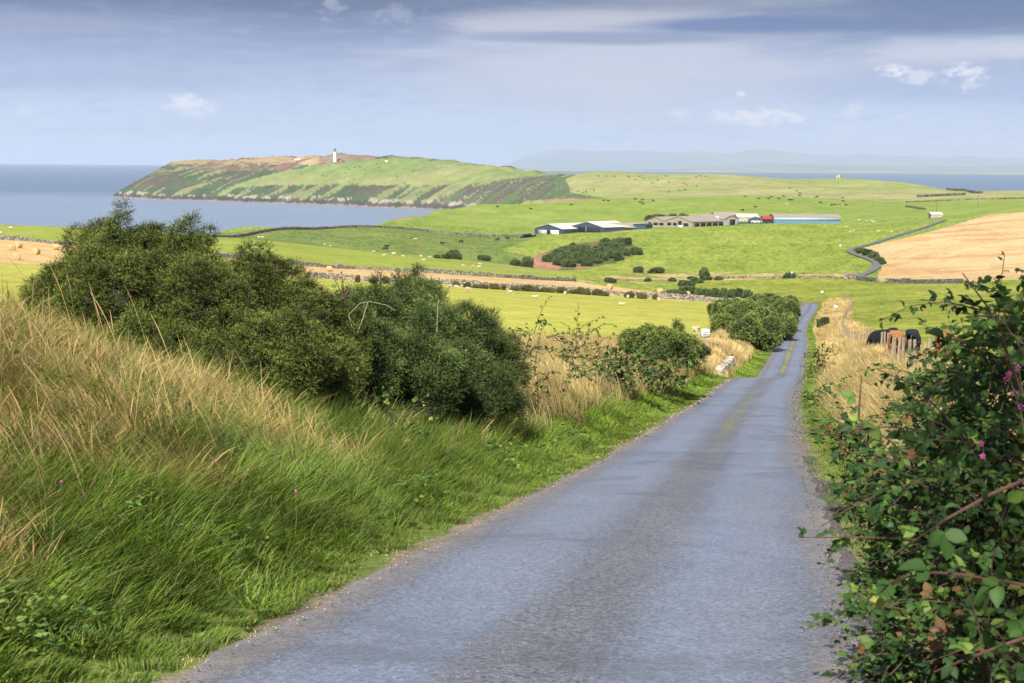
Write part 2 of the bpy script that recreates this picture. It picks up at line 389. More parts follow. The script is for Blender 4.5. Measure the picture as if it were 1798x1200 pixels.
# ---- what grows where: base colours over the land
def inpoly(u, v, poly):
    r = np.zeros(u.shape, bool); n = len(poly); j = n-1
    for i in range(n):
        xi, yi = poly[i]; xj, yj = poly[j]
        if yi != yj:
            r ^= ((yi > v) != (yj > v)) & (u < (xj-xi)*(v-yi)/(yj-yi) + xi)
        j = i
    return r
W1 = [(-300, 452), (0, 462), (200, 470), (400, 480), (560, 490), (620, 494), (780, 500.5), (900, 508.5), (1000, 514), (1100, 521), (1200, 528), (1300, 534)]
W2 = [(-300, 408), (0, 421), (60, 425), (120, 432), (300, 448), (540, 467.5), (650, 473), (760, 480.5), (860, 487), (940, 491.5), (1010, 494.5), (1060, 502), (1150, 513), (1250, 523), (1300, 527)]
W3 = [(330, 413), (365, 409.5), (480, 404.5), (600, 400), (700, 402), (780, 409.5), (880, 417), (930, 414)]
FIELD_R = [(1536, 494), (1550, 468), (1552, 458), (1540, 447), (1505, 438), (1540, 430), (1645, 404), (1740, 376), (1798, 371), (2200, 368), (2200, 490), (1798, 490), (1690, 497), (1600, 497)]
PAST = [(376, 349), (395, 332), (420, 322), (455, 311), (500, 301), (560, 290), (640, 281), (700, 276), (900, 294), (985, 307), (960, 309), (915, 312), (870, 319), (840, 325), (700, 326), (560, 325), (470, 326), (420, 330)]
def landcover(X, Y, Z):
    u, v = to_pix(X, Y, Z)
    u = u + 3*(fbm(X/9, Y/9, 3, 31) - .5)
    N = len(X); c = np.empty((N, 3)); n1 = fbm(X/14, Y/14, 4, 21)[:, None]; n2 = fbm(X/60, Y/60, 4, 22)[:, None]; n3 = fbm(X/3, Y/3, 3, 23)[:, None]
    def S(m, col, vary=0.18):
        m = np.asarray(m)
        c[m] = np.array(col) * (1 + vary*2*(n1[m]-.5) + vary*(n2[m]-.5))
    # whole mass: middle distance pasture, saturated green
    S(np.ones(N, bool), (.200, .262, .050))
    S(Y > 1350, (.230, .270, .085), .3)
    k = (fbm(X/260, Y/90, 3, 41) > .53) & (Y > 1350); S(k, (.270, .270, .115), .3)
    # field beyond the crest of the sheep field
    S(inpoly(u, v, [(300, 412), *W3[1:], (915, 440), (1000, 474), (860, 464), (700, 450), (540, 430), (400, 420)]) & (Y > 530) & (Y < 860), (.150, .200, .045), .25)
    # left fields on both sides of the stubble
    S((Y < 535) & (u < 1330) & (Y > 60), (.255, .300, .045), .16)
    fA = inpoly(u, v, W1 + [(1300, 640), (-300, 640)]) & (Y < 345)
    S(fA, (.330, .345, .055), .14)
    st = np.clip((fbm((X*.25 + Y*.97)/3.1, (X*.97 - Y*.25)/60, 2, 51) - .42)*4, 0, 1)[:, None]
    c[fA] = c[fA]*(1-.5*st[fA]) + np.array([.44, .40, .11])*.5*st[fA]
    st = np.clip((fbm((X*.35 + Y*.93)/3.5, (X*.93 - Y*.35)/80, 2, 52) - .45)*4, 0, 1)[:, None]
    fC = inpoly(u, v, [(-300, 390), (0, 398), (170, 400), (330, 411), (400, 419), (540, 430), (700, 450), (860, 464), (1000, 476), (1010, 494)] + W2[::-1][4:]) & (Y > 300) & (Y < 540)
    S(fC, (.235, .285, .045), .16); c[fC] = c[fC]*(1-.25*st[fC]) + np.array([.33, .33, .10])*.25*st[fC]
    sb = inpoly(u, v, W2 + W1[::-1]) & (Y > 200) & (Y < 520)
    S(sb, (.50, .335, .150), .12)
    st2 = np.clip((fbm((X*.6 + Y*.8)/2.6, (X*.8 - Y*.6)/70, 2, 53) - .45)*4, 0, 1)[:, None]
    c[sb] = c[sb]*(1-.35*st2[sb]) + np.array([.58, .46, .24])*.35*st2[sb]
    # valley bottom, rough and tawny
    vb = inpoly(u, v, [(1010, 494), (1060, 486), (1110, 480), (1200, 477), (1300, 480), (1480, 481), (1500, 486), (1480, 489), (1300, 491), (1180, 497), (1100, 500)]) & (Y > 330) & (Y < 560)
    S(vb, (.26, .26, .07), .3); k = vb & (n1[:, 0] > .50); S(k, (.42, .32, .14), .3)
    S(inpoly(u, v, [(1250, 482), (1500, 482), (1500, 489), (1250, 487)]) & (Y > 330) & (Y < 560), (.40, .32, .13), .3)
    S(inpoly(u, v, [(860, 466), (1000, 477), (880, 470), (720, 452)]) & (Y > 400) & (Y < 700), (.24, .20, .09), .3)
    # slope above the valley on the right, bright grass
    S(inpoly(u, v, [(1060, 476), (880, 440), (950, 415), (1130, 401), (1480, 392), (1640, 395), (1500, 434), (1470, 440), (1530, 462), (1480, 479), (1250, 477)]) & (Y > 440) & (Y < 900), (.245, .290, .048), .18)
    # scrub slope: rough grass and bare red earth
    sc_ = inpoly(u, v, [(905, 472), (950, 446), (1000, 428), (1060, 422), (1100, 425), (1128, 444), (1080, 462), (1020, 474), (960, 476)]) & (Y > 480) & (Y < 800)
    S(sc_, (.14, .13, .05), .3)
    S(inpoly(u, v, [(930, 460), (944, 447), (960, 445), (985, 472), (975, 477), (940, 474)]) & (Y > 480) & (Y < 720), (.36, .185, .115), .2)
    S(inpoly(u, v, [(1010, 473), (1030, 455), (1050, 453), (1035, 470)]) & (Y > 480) & (Y < 720), (.33, .18, .11), .2)
    S(inpoly(u, v, [(672, 383), (690, 378), (715, 377), (722, 384), (690, 387)]) & (Y > 800) & (Y < 1200), (.30, .20, .11), .2)
    S(inpoly(u, v, [(940, 352), (960, 346), (1000, 344), (1050, 350), (1030, 353), (960, 355)]) & (Y > 1000) & (Y < 2000), (.27, .19, .10), .3)
    # right meadow
    S(inpoly(u, v, [(1415, 535), (1330, 510), (1200, 498), (1300, 492), (1490, 490), (1700, 498), (1800, 490), (2300, 488), (2300, 760), (1540, 640), (1490, 575), (1480, 545)]) & (Y > 45) & (Y < 440), (.255, .275, .042), .25)
    S((Y < 75) & (X > road_x(np.clip(Y, 0, 290)) + 5), (.255, .275, .042), .25)
    # the big stubble field
    fr = inpoly(u, v, FIELD_R) & (Y > 380) & (Y < 800)
    S(fr, (.47, .34, .175), .1)
    cur = np.hypot(X - 330, (Y - 420)); st3 = np.clip((fbm(cur/6.5, np.arctan2(Y-420, X-330)*3, 2, 54) - .4)*4, 0, 1)[:, None]
    c[fr] = c[fr]*(1-.45*st3[fr]) + np.array([.57, .45, .26])*.45*st3[fr]
    k = fr & (fbm(X/40, Y/14, 3, 55) > .56); c[k] = c[k]*[.93, .80, .68]
    S(inpoly(u, v, [(1640, 392), (1800, 362), (2200, 360), (2200, 368), (1798, 371), (1740, 376), (1645, 402)]) & (Y > 600) & (Y < 1000), (.24, .30, .05), .15)
    # headland
    hd = (Y > 2140) & (u < 1010) | (Y > 1500) & (u < 700)
    mo = fbm(X/55 + Y/200, Y/26, 5, 61); mo2 = fbm((X - Y*.9)/34, (Y + X*.2)/150, 4, 62); mo3 = fbm(X/16, Y/20, 4, 66)
    S(hd, (.055, .085, .042), .35)
    up = (Z - SEA)/95
    k = hd & (mo > .48) & (up > .22); S(k, (.080, .072, .052), .3)
    k = hd & (mo2 > .575); S(k, (.170, .185, .085), .25)
    k = hd & (up > .74) & (u < 600) & (mo > .40); S(k, (.30, .23, .13), .3)
    k = hd & (up > .60) & (u < 600) & (u > 330) & (mo <= .42); S(k, (.17, .10, .08), .3)
    p = inpoly(u, v + 4*(mo3 - .5), PAST) & (Y > 2200); S(p, (.185, .222, .082), .2)
    k = p & (v < 306 + 16*(n2[:, 0]-.5)) & (u > 520); S(k, (.155, .212, .070), .2)
    k = p & (fbm(X/160, Y/60, 3, 64) > .55); S(k, (.215, .230, .095), .2)
    k = hd & ~p & (v < 285) & (u > 560) & (u < 660); S(k, (.21, .15, .11), .3)
    # the heather slope at the head of the bay
    hs = inpoly(u, v, [(840, 326), (870, 320), (915, 312), (960, 309), (992, 311), (1002, 338), (1075, 351), (1000, 349), (930, 352), (860, 362), (740, 376), (700, 370)]) & (Y > 1500)
    S(hs & ~p, (.085, .125, .055), .3); k = hs & ~p & (mo2 > .47) & (u < 975); S(k, (.090, .080, .070), .25); k = hs & ~p & (np.abs(mo2 - .56) < .012); S(k, (.22, .22, .11), .2)
    # rock along the tide line
    hr = np.clip((Y - 1400)/400, 0, 1); zz = Z + 3*(fbm(X/7, Y/7, 3, 71)-.5)
    S((Y > 1400) & (zz < SEA + 9), (.060, .055, .052), .5)
    S((Y > 1400) & (zz < SEA + 13) & (zz > SEA + 7.5) & (mo3 > .53), (.27, .25, .20), .3)
    S((Y > 1400) & (zz < SEA + 1.9), (.21, .17, .14), .3)
    # roadside: rough banks and soil under the long grass
    off = X - road_x(np.clip(Y, -10, 290)); a = np.abs(off)
    S((a < 7.5) & (Y < 290) & (off < 0), (.115, .135, .040), .3)
    S((off > 0) & (off < 5.5 + 0*Y) & (Y < 262), (.20, .19, .07), .3)
    k = (off > 2.8) & (off < 7.5) & (Y > 60) & (Y < 285); S(k, (.42, .31, .14), .25)
    wob = .35*(fbm(X/1.3, Y/1.3, 3, 81)-.5)*2
    k = (off > -2.9) & (off < -1.5) & (Y < 285); S(k, (.12, .16, .035), .25)
    k = (a < 1.62 + wob*.6) & (Y < 290); S(k, (.200, .165, .125), .35)
    k = (off > 1.45) & (off < 1.72 + wob*.6) & (Y < 22); S(k, (.105, .095, .09), .35)
    tf = (fbm(X/1.3 + 5, Y/2.6, 3, 91) > .565) & (Y > 40) & (Y < 900) & ~sb & ~fr & ~fA & ~fC; c[tf] = c[tf]*[.62, .74, .70]
    tf = (fbm(X/7 + 5, Y/16, 3, 92) > .57) & (Y > 40) & (Y < 1400) & ~sb & ~fr & ~fA & ~fC; c[tf] = c[tf]*[.84, .90, .85]
    tf = (fbm(X/30 + 5, Y/70, 3, 93) > .56) & (Y > 150) & (Y < 2100) & ~sb & ~fr & ~fA & ~fC; c[tf] = c[tf]*[1.12, 1.05, 1.2]
    # close up, fine variety
    c *= (1 + .35*(n3-.5)*np.clip(1.4 - Y/400, .15, 1)[:, None])
    return np.clip(c, .01, .8)

def land_mat(t):
    col = t.n('ShaderNodeAttribute', attribute_name='cover').outputs['Color']
    co = t.n('ShaderNodeTexCoord').outputs['Object']
    st = t.n('ShaderNodeVectorMath', {0: co, 1: (0.9, 1.1, 0.9)}, operation='MULTIPLY').outputs[0]
    a = t.noise(st, 0.55, 8, 0.72); b = t.noise(st, 9.0, 6, 0.7)
    f = t.ramp(a, [(0.28, 0.62), (0.5, 1.0), (0.74, 1.28)])
    g = t.ramp(b, [(0.25, 0.72), (0.75, 1.22)])
    c = t.mix(1.0, t.mix(1.0, col, f, 'MULTIPLY'), g, 'MULTIPLY')
    bm = t.n('ShaderNodeBump', {'Height': a, 'Strength': 0.5, 'Distance': 0.35}).outputs[0]
    return pbsdf(t, c, 0.95, bm, 0.1)
LAND = mat('land', land_mat)

th = np.concatenate([np.linspace(-math.pi, -0.5, 40)[:-1], np.linspace(-0.5, -0.385, 60)[:-1], np.linspace(-0.385, 0.385, 940), np.linspace(0.385, 0.5, 60)[1:], np.linspace(0.5, math.pi, 40)[1:]])
rr = [0.6]
while rr[-1] < 4700: rr.append(rr[-1] + (7.0 if 2050 < rr[-1] < 3180 else max(0.09, rr[-1]*0.0088)) + (0.25 if rr[-1] < 4 else 0))
rr = np.array(rr)
TT, RR = np.meshgrid(th, rr)
GX = RR*np.sin(TT); GY = RR*np.cos(TT)
GZ = height(GX, GY)
gx, gy, gz = GX.ravel(), GY.ravel(), GZ.ravel()
cover = np.empty((len(gx), 3))
for s in range(0, len(gx), 150000):
    cover[s:s+150000] = landcover(gx[s:s+150000], gy[s:s+150000], gz[s:s+150000])
nr, nt = GX.shape
def grid_faces(i0, i1):
    ii, jj = np.meshgrid(np.arange(i0, i1), np.arange(nt-1), indexing='ij')
    a = ii*nt + jj
    return np.stack([a, a+1, a+nt+1, a+nt], -1).reshape(-1, 4)
def sheet(name, i0, i1):
    fa = grid_faces(i0, i1) - i0*nt
    s = slice(i0*nt, (i1+1)*nt)
    keep = (np.stack([gz[s][fa[:, k]] for k in range(4)]).max(0) > SEA - 3)
    fa = fa[keep][:, ::-1]
    used = np.unique(fa); remap = -np.ones(fa.max()+1, int); remap[used] = np.arange(len(used))
    V = np.stack([gx[s], gy[s], gz[s]], 1)[used]
    return mesh_obj(name, V, remap[fa], LAND, smooth=True, attrs={'cover': cover[s][used]})
isplit = int(np.searchsorted(rr, 1480))
tag(sheet('ground', 0, isplit), kind='structure')
tag(sheet('headland', isplit, nr-1), kind='structure')

# ------------------------------------------------------------------ sea, far coast, haze
def sea_mat(t):
    co = t.n('ShaderNodeTexCoord').outputs['Object']
    sc_ = t.n('ShaderNodeVectorMath', {0: co, 1: (0.0016, 0.0009, 1)}, operation='MULTIPLY').outputs[0]
    big = t.noise(sc_, 1.3, 5, 0.6, 0.8)
    sm = t.n('ShaderNodeVectorMath', {0: co, 1: (0.05, 0.10, 1)}, operation='MULTIPLY').outputs[0]
    rip = t.noise(sm, 1.0, 6, 0.65)
    c = t.mix(t.ramp(big, [(0.35, 0.0), (0.65, 1.0)]), (0.070, 0.120, 0.205), (0.090, 0.150, 0.245))
    yq = t.math('DIVIDE', t.n('ShaderNodeSeparateXYZ', {0: co}).outputs[1], 10000.0); bay = t.ramp(t.math('ADD', yq, t.math('MULTIPLY', t.math('SUBTRACT', big, .5), .06)), [(.29, 1.0), (.36, 0.0)])
    c = t.mix(bay, c, (0.170, 0.225, 0.325))  # calm bay: its brighter sky reflection is mixed into the base colour
    bm = t.n('ShaderNodeBump', {'Height': rip, 'Strength': 0.6, 'Distance': 1.5}).outputs[0]
    return pbsdf(t, c, t.ramp(big, [(0.4, 0.30), (0.6, 0.42)]), bm, 0.5)
na = 96; RS = 31000.0
V = [(0, 0, 0)] + [(RS*math.sin(2*math.pi*k/na), RS*math.cos(2*math.pi*k/na), 0) for k in range(na)]
tag(mesh_obj('sea', V, np.array([(0, 1+(k+1) % na, 1+k) for k in range(na)]), mat('sea', sea_mat), loc=(0, 0, SEA)), kind='structure')

def ridge(name, pts, D, depth, base_z, mt, seed):
    """a far range: crest line traced at distance D, with a foreslope and a back slope"""
    us = np.arange(pts[0][0], pts[-1][0]+1, 3.0); vs = np.interp(us, [p[0] for p in pts], [p[1] for p in pts])
    vs = np.convolve(np.pad(vs, 4, mode='edge'), np.ones(9)/9, 'valid') + 1.6*(fbm(us/22, us*0+seed, 4, seed)-.5)
    a, t = pix_dir(us, vs); rows = []
    ks = [(-1.0, 0.0), (-.8, .12), (-.55, .38), (-.3, .66), (-.12, .88), (0, 1.0), (.3, .75), (.8, .2), (1.0, 0.0)]
    for off, h in ks:
        y = D + off*depth; x = a*D*(1 + 0*off) ; zt = t*D
        z = base_z + np.maximum(zt - base_z, 0)*h*(1 + (.5*(fbm(us/30, us*0 + off*9, 3, seed+3)-.5) if 0 < h < 1 else 0))
        rows.append(np.stack([x*(y/D)**.5, np.full_like(x, y), z], 1))
    n = len(us); V = np.concatenate(rows)
    fa = [(r*n+i, r*n+i+1, (r+1)*n+i+1, (r+1)*n+i) for r in range(len(ks)-1) for i in range(n-1)]
    return tag(mesh_obj(name, V, np.array(fa)[:, ::-1], mt, smooth=True), kind='structure')
FARM = simple('far_moor', (.17, .19, .17), 1.0, .3, .0006)
COAST = simple('far_coast', (.24, .28, .16), 1.0, .4, .0015)
ridge('mountains', [(880, 299), (905, 281), (940, 268), (975, 263), (1000, 263), (1040, 266), (1110, 264), (1180, 268), (1230, 264), (1275, 272), (1310, 264), (1345, 261), (1380, 266), (1430, 272), (1480, 273), (1520, 269), (1570, 274), (1610, 274), (1650, 277), (1700, 273), (1740, 278), (1800, 278), (1900, 270), (2000, 276), (2150, 281), (2300, 300)], 44000, 9000, SEA, FARM, 3)
ridge('far_hills', [(1190, 302), (1250, 293), (1330, 287), (1420, 289), (1500, 292), (1600, 290), (1700, 293), (1800, 289), (1950, 292), (2100, 293), (2300, 302)], 27000, 5000, SEA, FARM, 8)
ridge('far_coast', [(780, 301), (850, 297), (930, 295), (1000, 297), (1100, 297.5), (1200, 298.5), (1300, 299), (1400, 300), (1500, 300), (1600, 301), (1700, 302), (1800, 302), (1950, 303), (2100, 303), (2300, 306)], 17500, 1200, SEA, COAST, 5)

def haze_mat():
    m = bpy.data.materials.new('haze'); m.use_nodes = True; t = NT(m.node_tree)
    v = t.n('ShaderNodeVolumePrincipled', {'Color': (0.74, 0.85, 1.0), 'Density': 4.2e-5, 'Anisotropy': 0.2})
    t.n('ShaderNodeOutputMaterial', {'Volume': v.outputs[0]}); return m
hx, hy0, hy1, hz0, hz1 = 56000, -33000, 56000, SEA-25, 610
V = [(x, y, z) for z in (hz0, hz1) for y in (hy0, hy1) for x in (-hx, hx)]
tag(mesh_obj('haze', V, np.array([(0, 2, 3, 1), (4, 5, 7, 6), (0, 1, 5, 4), (2, 6, 7, 3), (0, 4, 6, 2), (1, 3, 7, 5)]), haze_mat()), kind='stuff')

# ------------------------------------------------------------------ the lane
def lane_mat(t):
    uv = t.n('ShaderNodeAttribute', attribute_name='lane').outputs['Vector']
    sp = t.n('ShaderNodeSeparateXYZ', {0: uv}); x, s = sp.outputs[0], sp.outputs[1]
    co = t.n('ShaderNodeTexCoord').outputs['Object']
    lg = t.n('ShaderNodeCombineXYZ', {0: t.math('MULTIPLY', x, 1.6), 1: t.math('MULTIPLY', s, 0.16), 2: 0.0}).outputs[0]
    pat = t.noise(lg, 1.0, 5, 0.6, 0.5)
    chip = t.n('ShaderNodeTexVoronoi', {'Vector': co, 'Scale': 62.0}, feature='F1')
    chc = t.n('ShaderNodeSeparateColor', {0: chip.outputs['Color']}).outputs[0]
    ax = t.math('ABSOLUTE', t.math('ADD', x, t.math('MULTIPLY', t.math('SUBTRACT', pat, .5), .5)))
    axh = t.math('MULTIPLY', ax, 0.5)
    track = t.ramp(axh, [(0.06, 0.0), (0.28, 1.0), (0.46, 1.0), (0.70, 0.0)], 'EASE')
    base = t.mix(track, (0.120, 0.130, 0.160), (0.165, 0.206, 0.292))
    base = t.mix(t.ramp(pat, [(0.35, 0.0), (0.7, 0.7)]), base, (0.185, 0.190, 0.225))
    chips = t.ramp(chc, [(0.0, 0.45), (0.35, 0.85), (0.75, 1.12), (1.0, 1.6)])
    amt = t.mix(track, (1.0, 1.0, 1.0), (0.62, 0.62, 0.62))
    base = t.mix(amt, base, t.mix(1.0, base, chips, 'MULTIPLY'))
    edge = t.ramp(axh, [(0.60, 0.0), (0.76, 1.0)])
    grit = t.noise(co, 6.0, 6, 0.7)
    base = t.mix(t.math('MULTIPLY', edge, t.ramp(grit, [(0.35, 0.15), (0.6, 0.9)])), base, (0.27, 0.225, 0.185))
    base = t.mix(t.ramp(t.noise(co, 0.9, 4, .6), [(0.3, 0.25), (0.6, 0.0)]), base, (0.085, 0.095, 0.125))
    near_ = t.noise(co, .8, 4, .65)
    sY = t.math('MULTIPLY', s, 1/300.0)
    zone = t.ramp(sY, [(.10, 0.0), (.12, .30), (.17, .30), (.20, 0.0), (.355, 0.0), (.37, 1.0), (.53, 1.0), (.56, .5), (.66, .45), (.72, 0.0)])
    mid = t.ramp(t.math('ABSOLUTE', t.math('ADD', x, t.math('MULTIPLY', t.math('SUBTRACT', near_, .5), .5))), [(.08, 1.0), (.20, 0.0)])
    moss = t.math('MULTIPLY', t.math('MULTIPLY', zone, mid), t.ramp(t.noise(co, .45, 4, .6), [(.42, 0.0), (.52, 1.0)]))
    base = t.mix(t.ramp(sY, [(.965, 0.0), (1.0, .8)]), base, (.135, .125, .125))
    base = t.mix(t.ramp(t.noise(co, .28, 5, .7, 1.5), [(.52, 0.0), (.60, .45)]), base, (.088, .095, .118))
    base = t.mix(t.math('MULTIPLY', moss, .95), base, (.22, .23, .035))
    bm = t.n('ShaderNodeBump', {'Height': chip.outputs['Distance'], 'Strength': t.math('SUBTRACT', 0.9, t.math('MULTIPLY', track, 0.45)), 'Distance': 0.008}).outputs[0]
    return pbsdf(t, base, t.ramp(track, [(0.0, 0.8), (1.0, 0.62)]), bm, 0.35)
def ribbon(name, line, zf, half, mt, across=13, lift=0.0, edge_noise=0.06):
    line = np.asarray(line); tan = np.gradient(line, axis=0); tan /= np.hypot(*tan.T)[:, None]
    nor = np.stack([tan[:, 1], -tan[:, 0]], 1); s = np.concatenate([[0], np.cumsum(np.hypot(*np.diff(line, axis=0).T))])
    o = np.linspace(-1, 1, across); V = []; UV = []
    for k in o:
        e = half*k*(1 + (edge_noise*(fbm(s/.7, s*0 + k*3, 4, 7)-.5)*2 if abs(k) == 1 else 0))
        P = line + nor*np.asarray(e)[:, None] if np.ndim(e) else line + nor*e
        V.append(np.stack([P[:, 0], P[:, 1], np.where(P[:, 1] < 284, road_z(np.minimum(P[:, 1], 284)), zf) + lift + 0.035 - 0.03*k*k], 1)); UV.append(np.stack([np.full(len(s), 1.5*k), s], 1))
    n = len(s); V = np.concatenate(V); UV = np.concatenate(UV)
    fa = [(a*n+i, (a+1)*n+i, (a+1)*n+i+1, a*n+i+1) for a in range(across-1) for i in range(n-1)]
    return mesh_obj(name, V, np.array(fa), mt, smooth=True, attrs={'lane': UV})
ys = np.concatenate([np.arange(-6, 60, .25), np.arange(60, 286, 1.0)])
line1 = np.stack([road_x(ys), ys], 1)
zf1 = road_z(ys); 
k0 = np.where(lane_far[:, 1] > 287)[0][0]
allp = np.concatenate([line1, lane_far[k0:]]); allz = np.concatenate([zf1, _lz[k0:]])
allz[len(zf1)-12:len(zf1)+14] = np.interp(np.arange(26), [0, 25], [allz[len(zf1)-12], allz[len(zf1)+13]])
tag(ribbon('road', allp, allz, np.interp(np.arange(len(allp)), [len(zf1)-10, len(zf1)+25], [HALF, 1.28]), mat('lane', lane_mat), lift=0.0), kind='structure')

# ================================================================== things that grow
def plant_mat(name, trans=0.35, rough=0.6, spec=0.25):
    def b(t):
        col = t.n('ShaderNodeAttribute', attribute_name='tint').outputs['Color']
        p = pbsdf(t, col, rough, None, spec)
        tr = t.n('ShaderNodeBsdfTranslucent', {'Color': t.mix(1.0, col, (1.15, 1.2, .7), 'MULTIPLY')}).outputs[0]
        return t.n('ShaderNodeMixShader', {0: trans, 1: p, 2: tr}).outputs[0]
    return mat(name, b)
M_GRASS = plant_mat('grass_blade', 0.38, 0.55); M_LEAF = plant_mat('leaf', 0.22, 0.6, 0.25); M_GORSE = plant_mat('gorse_needle', 0.12, 0.6, 0.25)
rs = np.random.RandomState(7)

def blades(name, P, h, wid, lean, ldir, root, tip, seg=3, rng=rs, bend=0.5, heads=None, headcol=(.40, .27, .12)):
    """grass: each blade is a tapering strip that leans and droops"""
    n = len(P); ldir = np.asarray(ldir)
    t = np.linspace(0, 1, seg+1)[None]
    out = h[:, None]*lean[:, None]*(t*(1-bend) + bend*t**2.2)
    up = h[:, None]*np.sqrt(np.clip(1 - (lean[:, None]*.8)**2, .15, 1))*(t - .32*lean[:, None]*t**2.4)
    dx, dy = np.cos(ldir)[:, None], np.sin(ldir)[:, None]
    cx = P[:, :1] + out*dx; cy = P[:, 1:2] + out*dy; cz_ = P[:, 2:3] + up
    wa = rng.uniform(0, math.pi, n); wx, wy = np.cos(wa)[:, None], np.sin(wa)[:, None]
    tw = wid[:, None]*.5*(1 - t**1.6*.95)
    if heads is not None:
        tw = np.where(heads[:, None] & (t > .72), wid[:, None]*1.5*(1.02-t)**.5, np.where(heads[:, None], wid[:, None]*.3, tw))
    L = np.stack([cx - wx*tw, cy - wy*tw, cz_], -1); Rr = np.stack([cx + wx*tw, cy + wy*tw, cz_], -1)
    V = np.stack([L, Rr], 2).reshape(-1, 3)
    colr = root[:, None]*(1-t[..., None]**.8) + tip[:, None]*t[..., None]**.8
    if heads is not None:
        colr = np.where((heads[:, None] & (t > .7))[..., None], np.array(headcol), colr)
    col = np.repeat(colr[:, :, None], 2, 2).reshape(-1, 3)
    b = (np.arange(n)*2*(seg+1))[:, None] + (np.arange(seg)*2)[None]
    Fa = np.stack([b, b+1, b+3, b+2], -1).reshape(-1, 4)
    return mesh_obj(name, V, Fa, M_GRASS, attrs={'tint': col})
def pick(cols, n, rng=rs, var=.2):
    cols = np.array(cols); c = cols[rng.randint(0, len(cols), n)]
    return c*(1 + var*(rng.rand(n, 1)-.5)*2)

GREEN = [(.102, .178, .022), (.132, .222, .026), (.175, .262, .036), (.082, .150, .038), (.205, .262, .055)]
LUSH = [(.180, .310, .030), (.240, .360, .040), (.330, .410, .070), (.20, .29, .035)]
DRY = [(.62, .46, .21), (.72, .56, .29), (.47, .33, .14), (.63, .49, .24), (.44, .36, .13)]
def verge(name, n, y0, y1, o0, o1, hmin, hmax, cols_t, cols_r, lean=(.3, .8), wid=.006, dirs=None, dens=None, seed=1, seg=3, bend=.5, heads=0.0, ypow=1.0, ctint=None, tuss=1.0):
    """scatter grass along the lane between two offsets from its middle"""
    g = np.random.RandomState(seed); m = int(n*1.6)
    q = g.rand(m)
    Y = np.exp(np.log(y0)*(1-q) + np.log(y1)*q) if ypow else y0 + (y1-y0)*q
    off = g.uniform(o0, o1, m) ; X = road_x(Y) + off
    keep = np.ones(m, bool)
    if dens is not None: keep = g.rand(m) < dens(X, Y, off)
    X, Y, off = X[keep][:n], Y[keep][:n], off[keep][:n]; k = len(X)
    cell = (.34 if Y.max() < 70 else 1.1); wx_ = X + 1.6*cell*(fbm(X/cell/2.3, Y/cell/2.3, 2, seed+60)-.5)*2; wy_ = Y + 1.6*cell*(fbm(X/cell/2.3 + 9, Y/cell/2.3, 2, seed+61)-.5)*2; gx0, gy0 = (wx_*.8 + wy_*.6)/cell, (wy_*.8 - wx_*.6)/cell; bx = np.floor(gx0).astype(int); by = np.floor(gy0).astype(int)
    jx = vnoise(bx*1.0, by*1.0, seed+40) ; jy = vnoise(bx*1.0, by*1.0, seed+41)
    cx_, cy_ = (bx + .1 + .8*jx)*cell, (by + .1 + .8*jy)*cell; tx, ty = X + (cx_*.8 - cy_*.6) - wx_, Y + (cx_*.6 + cy_*.8) - wy_
    pull = .22*tuss; X = X*(1-pull) + tx*pull; Y = Y*(1-pull) + ty*pull
    rad_dir = np.arctan2(Y - ty, X - tx); rad_d = np.hypot(X - tx, Y - ty)/cell
    Z = height(X, Y) - .01
    pn = fbm(X/.9, Y/.9, 3, seed+5); h = hmin + (hmax-hmin)*np.clip(g.rand(k)*.6 + pn*.7 - .1, 0, 1)
    h = h*(dens_h(off) if name != 'x' else 1)
    fl = (dirs if dirs is not None else 2.6) + 2.6*(fbm(X/1.6, Y/1.6, 2, seed+9)-.5)*2 + g.normal(0, .75, k)
    ln = g.uniform(*lean, k)
    cs, sn = np.cos(fl) + tuss*.9*np.cos(rad_dir)*np.clip(rad_d*2, 0, 1.2), np.sin(fl) + tuss*.9*np.sin(rad_dir)*np.clip(rad_d*2, 0, 1.2)
    fl = np.arctan2(sn, cs); h = h*(1.15 - .5*np.clip(rad_d*1.6, 0, 1)*tuss)
    wd = np.maximum(wid, Y*.00050)*g.uniform(.7, 1.4, k)
    pt = fbm(X/.7, Y/.7, 3, seed+11)[:, None]
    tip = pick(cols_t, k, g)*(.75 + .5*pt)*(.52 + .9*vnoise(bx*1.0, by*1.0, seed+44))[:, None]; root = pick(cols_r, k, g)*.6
    hd = g.rand(k) < heads if heads else None
    return tag(blades(name, np.stack([X, Y, Z], 1), h, wd, ln, fl, root, tip, seg, g, bend, hd), kind='stuff')
def dens_h(off):
    a = np.abs(off); return np.where(off < 0, .22 + .78*sstep(1.75, 3.0, a), .3 + .7*sstep(1.7, 2.6, a))
def clumpy(th_, w_, s=.9, seed=3):
    return lambda X, Y, off: np.clip((fbm(X/s, Y/s, 3, seed) - th_)/w_, 0, 1)
def edge_left(X, Y, off):
    a = -off + .45*(fbm(X/.8, Y/.8, 3, 17)-.5)*2
    return sstep(1.50, 1.85, a)
def green_l(X, Y, off): return edge_left(X, Y, off)*(1 - .72*sstep(3.1, 4.4, -off + .9*(fbm(X/1.1, Y/1.1, 3, 5)-.5)*2)*(Y < 14.5))
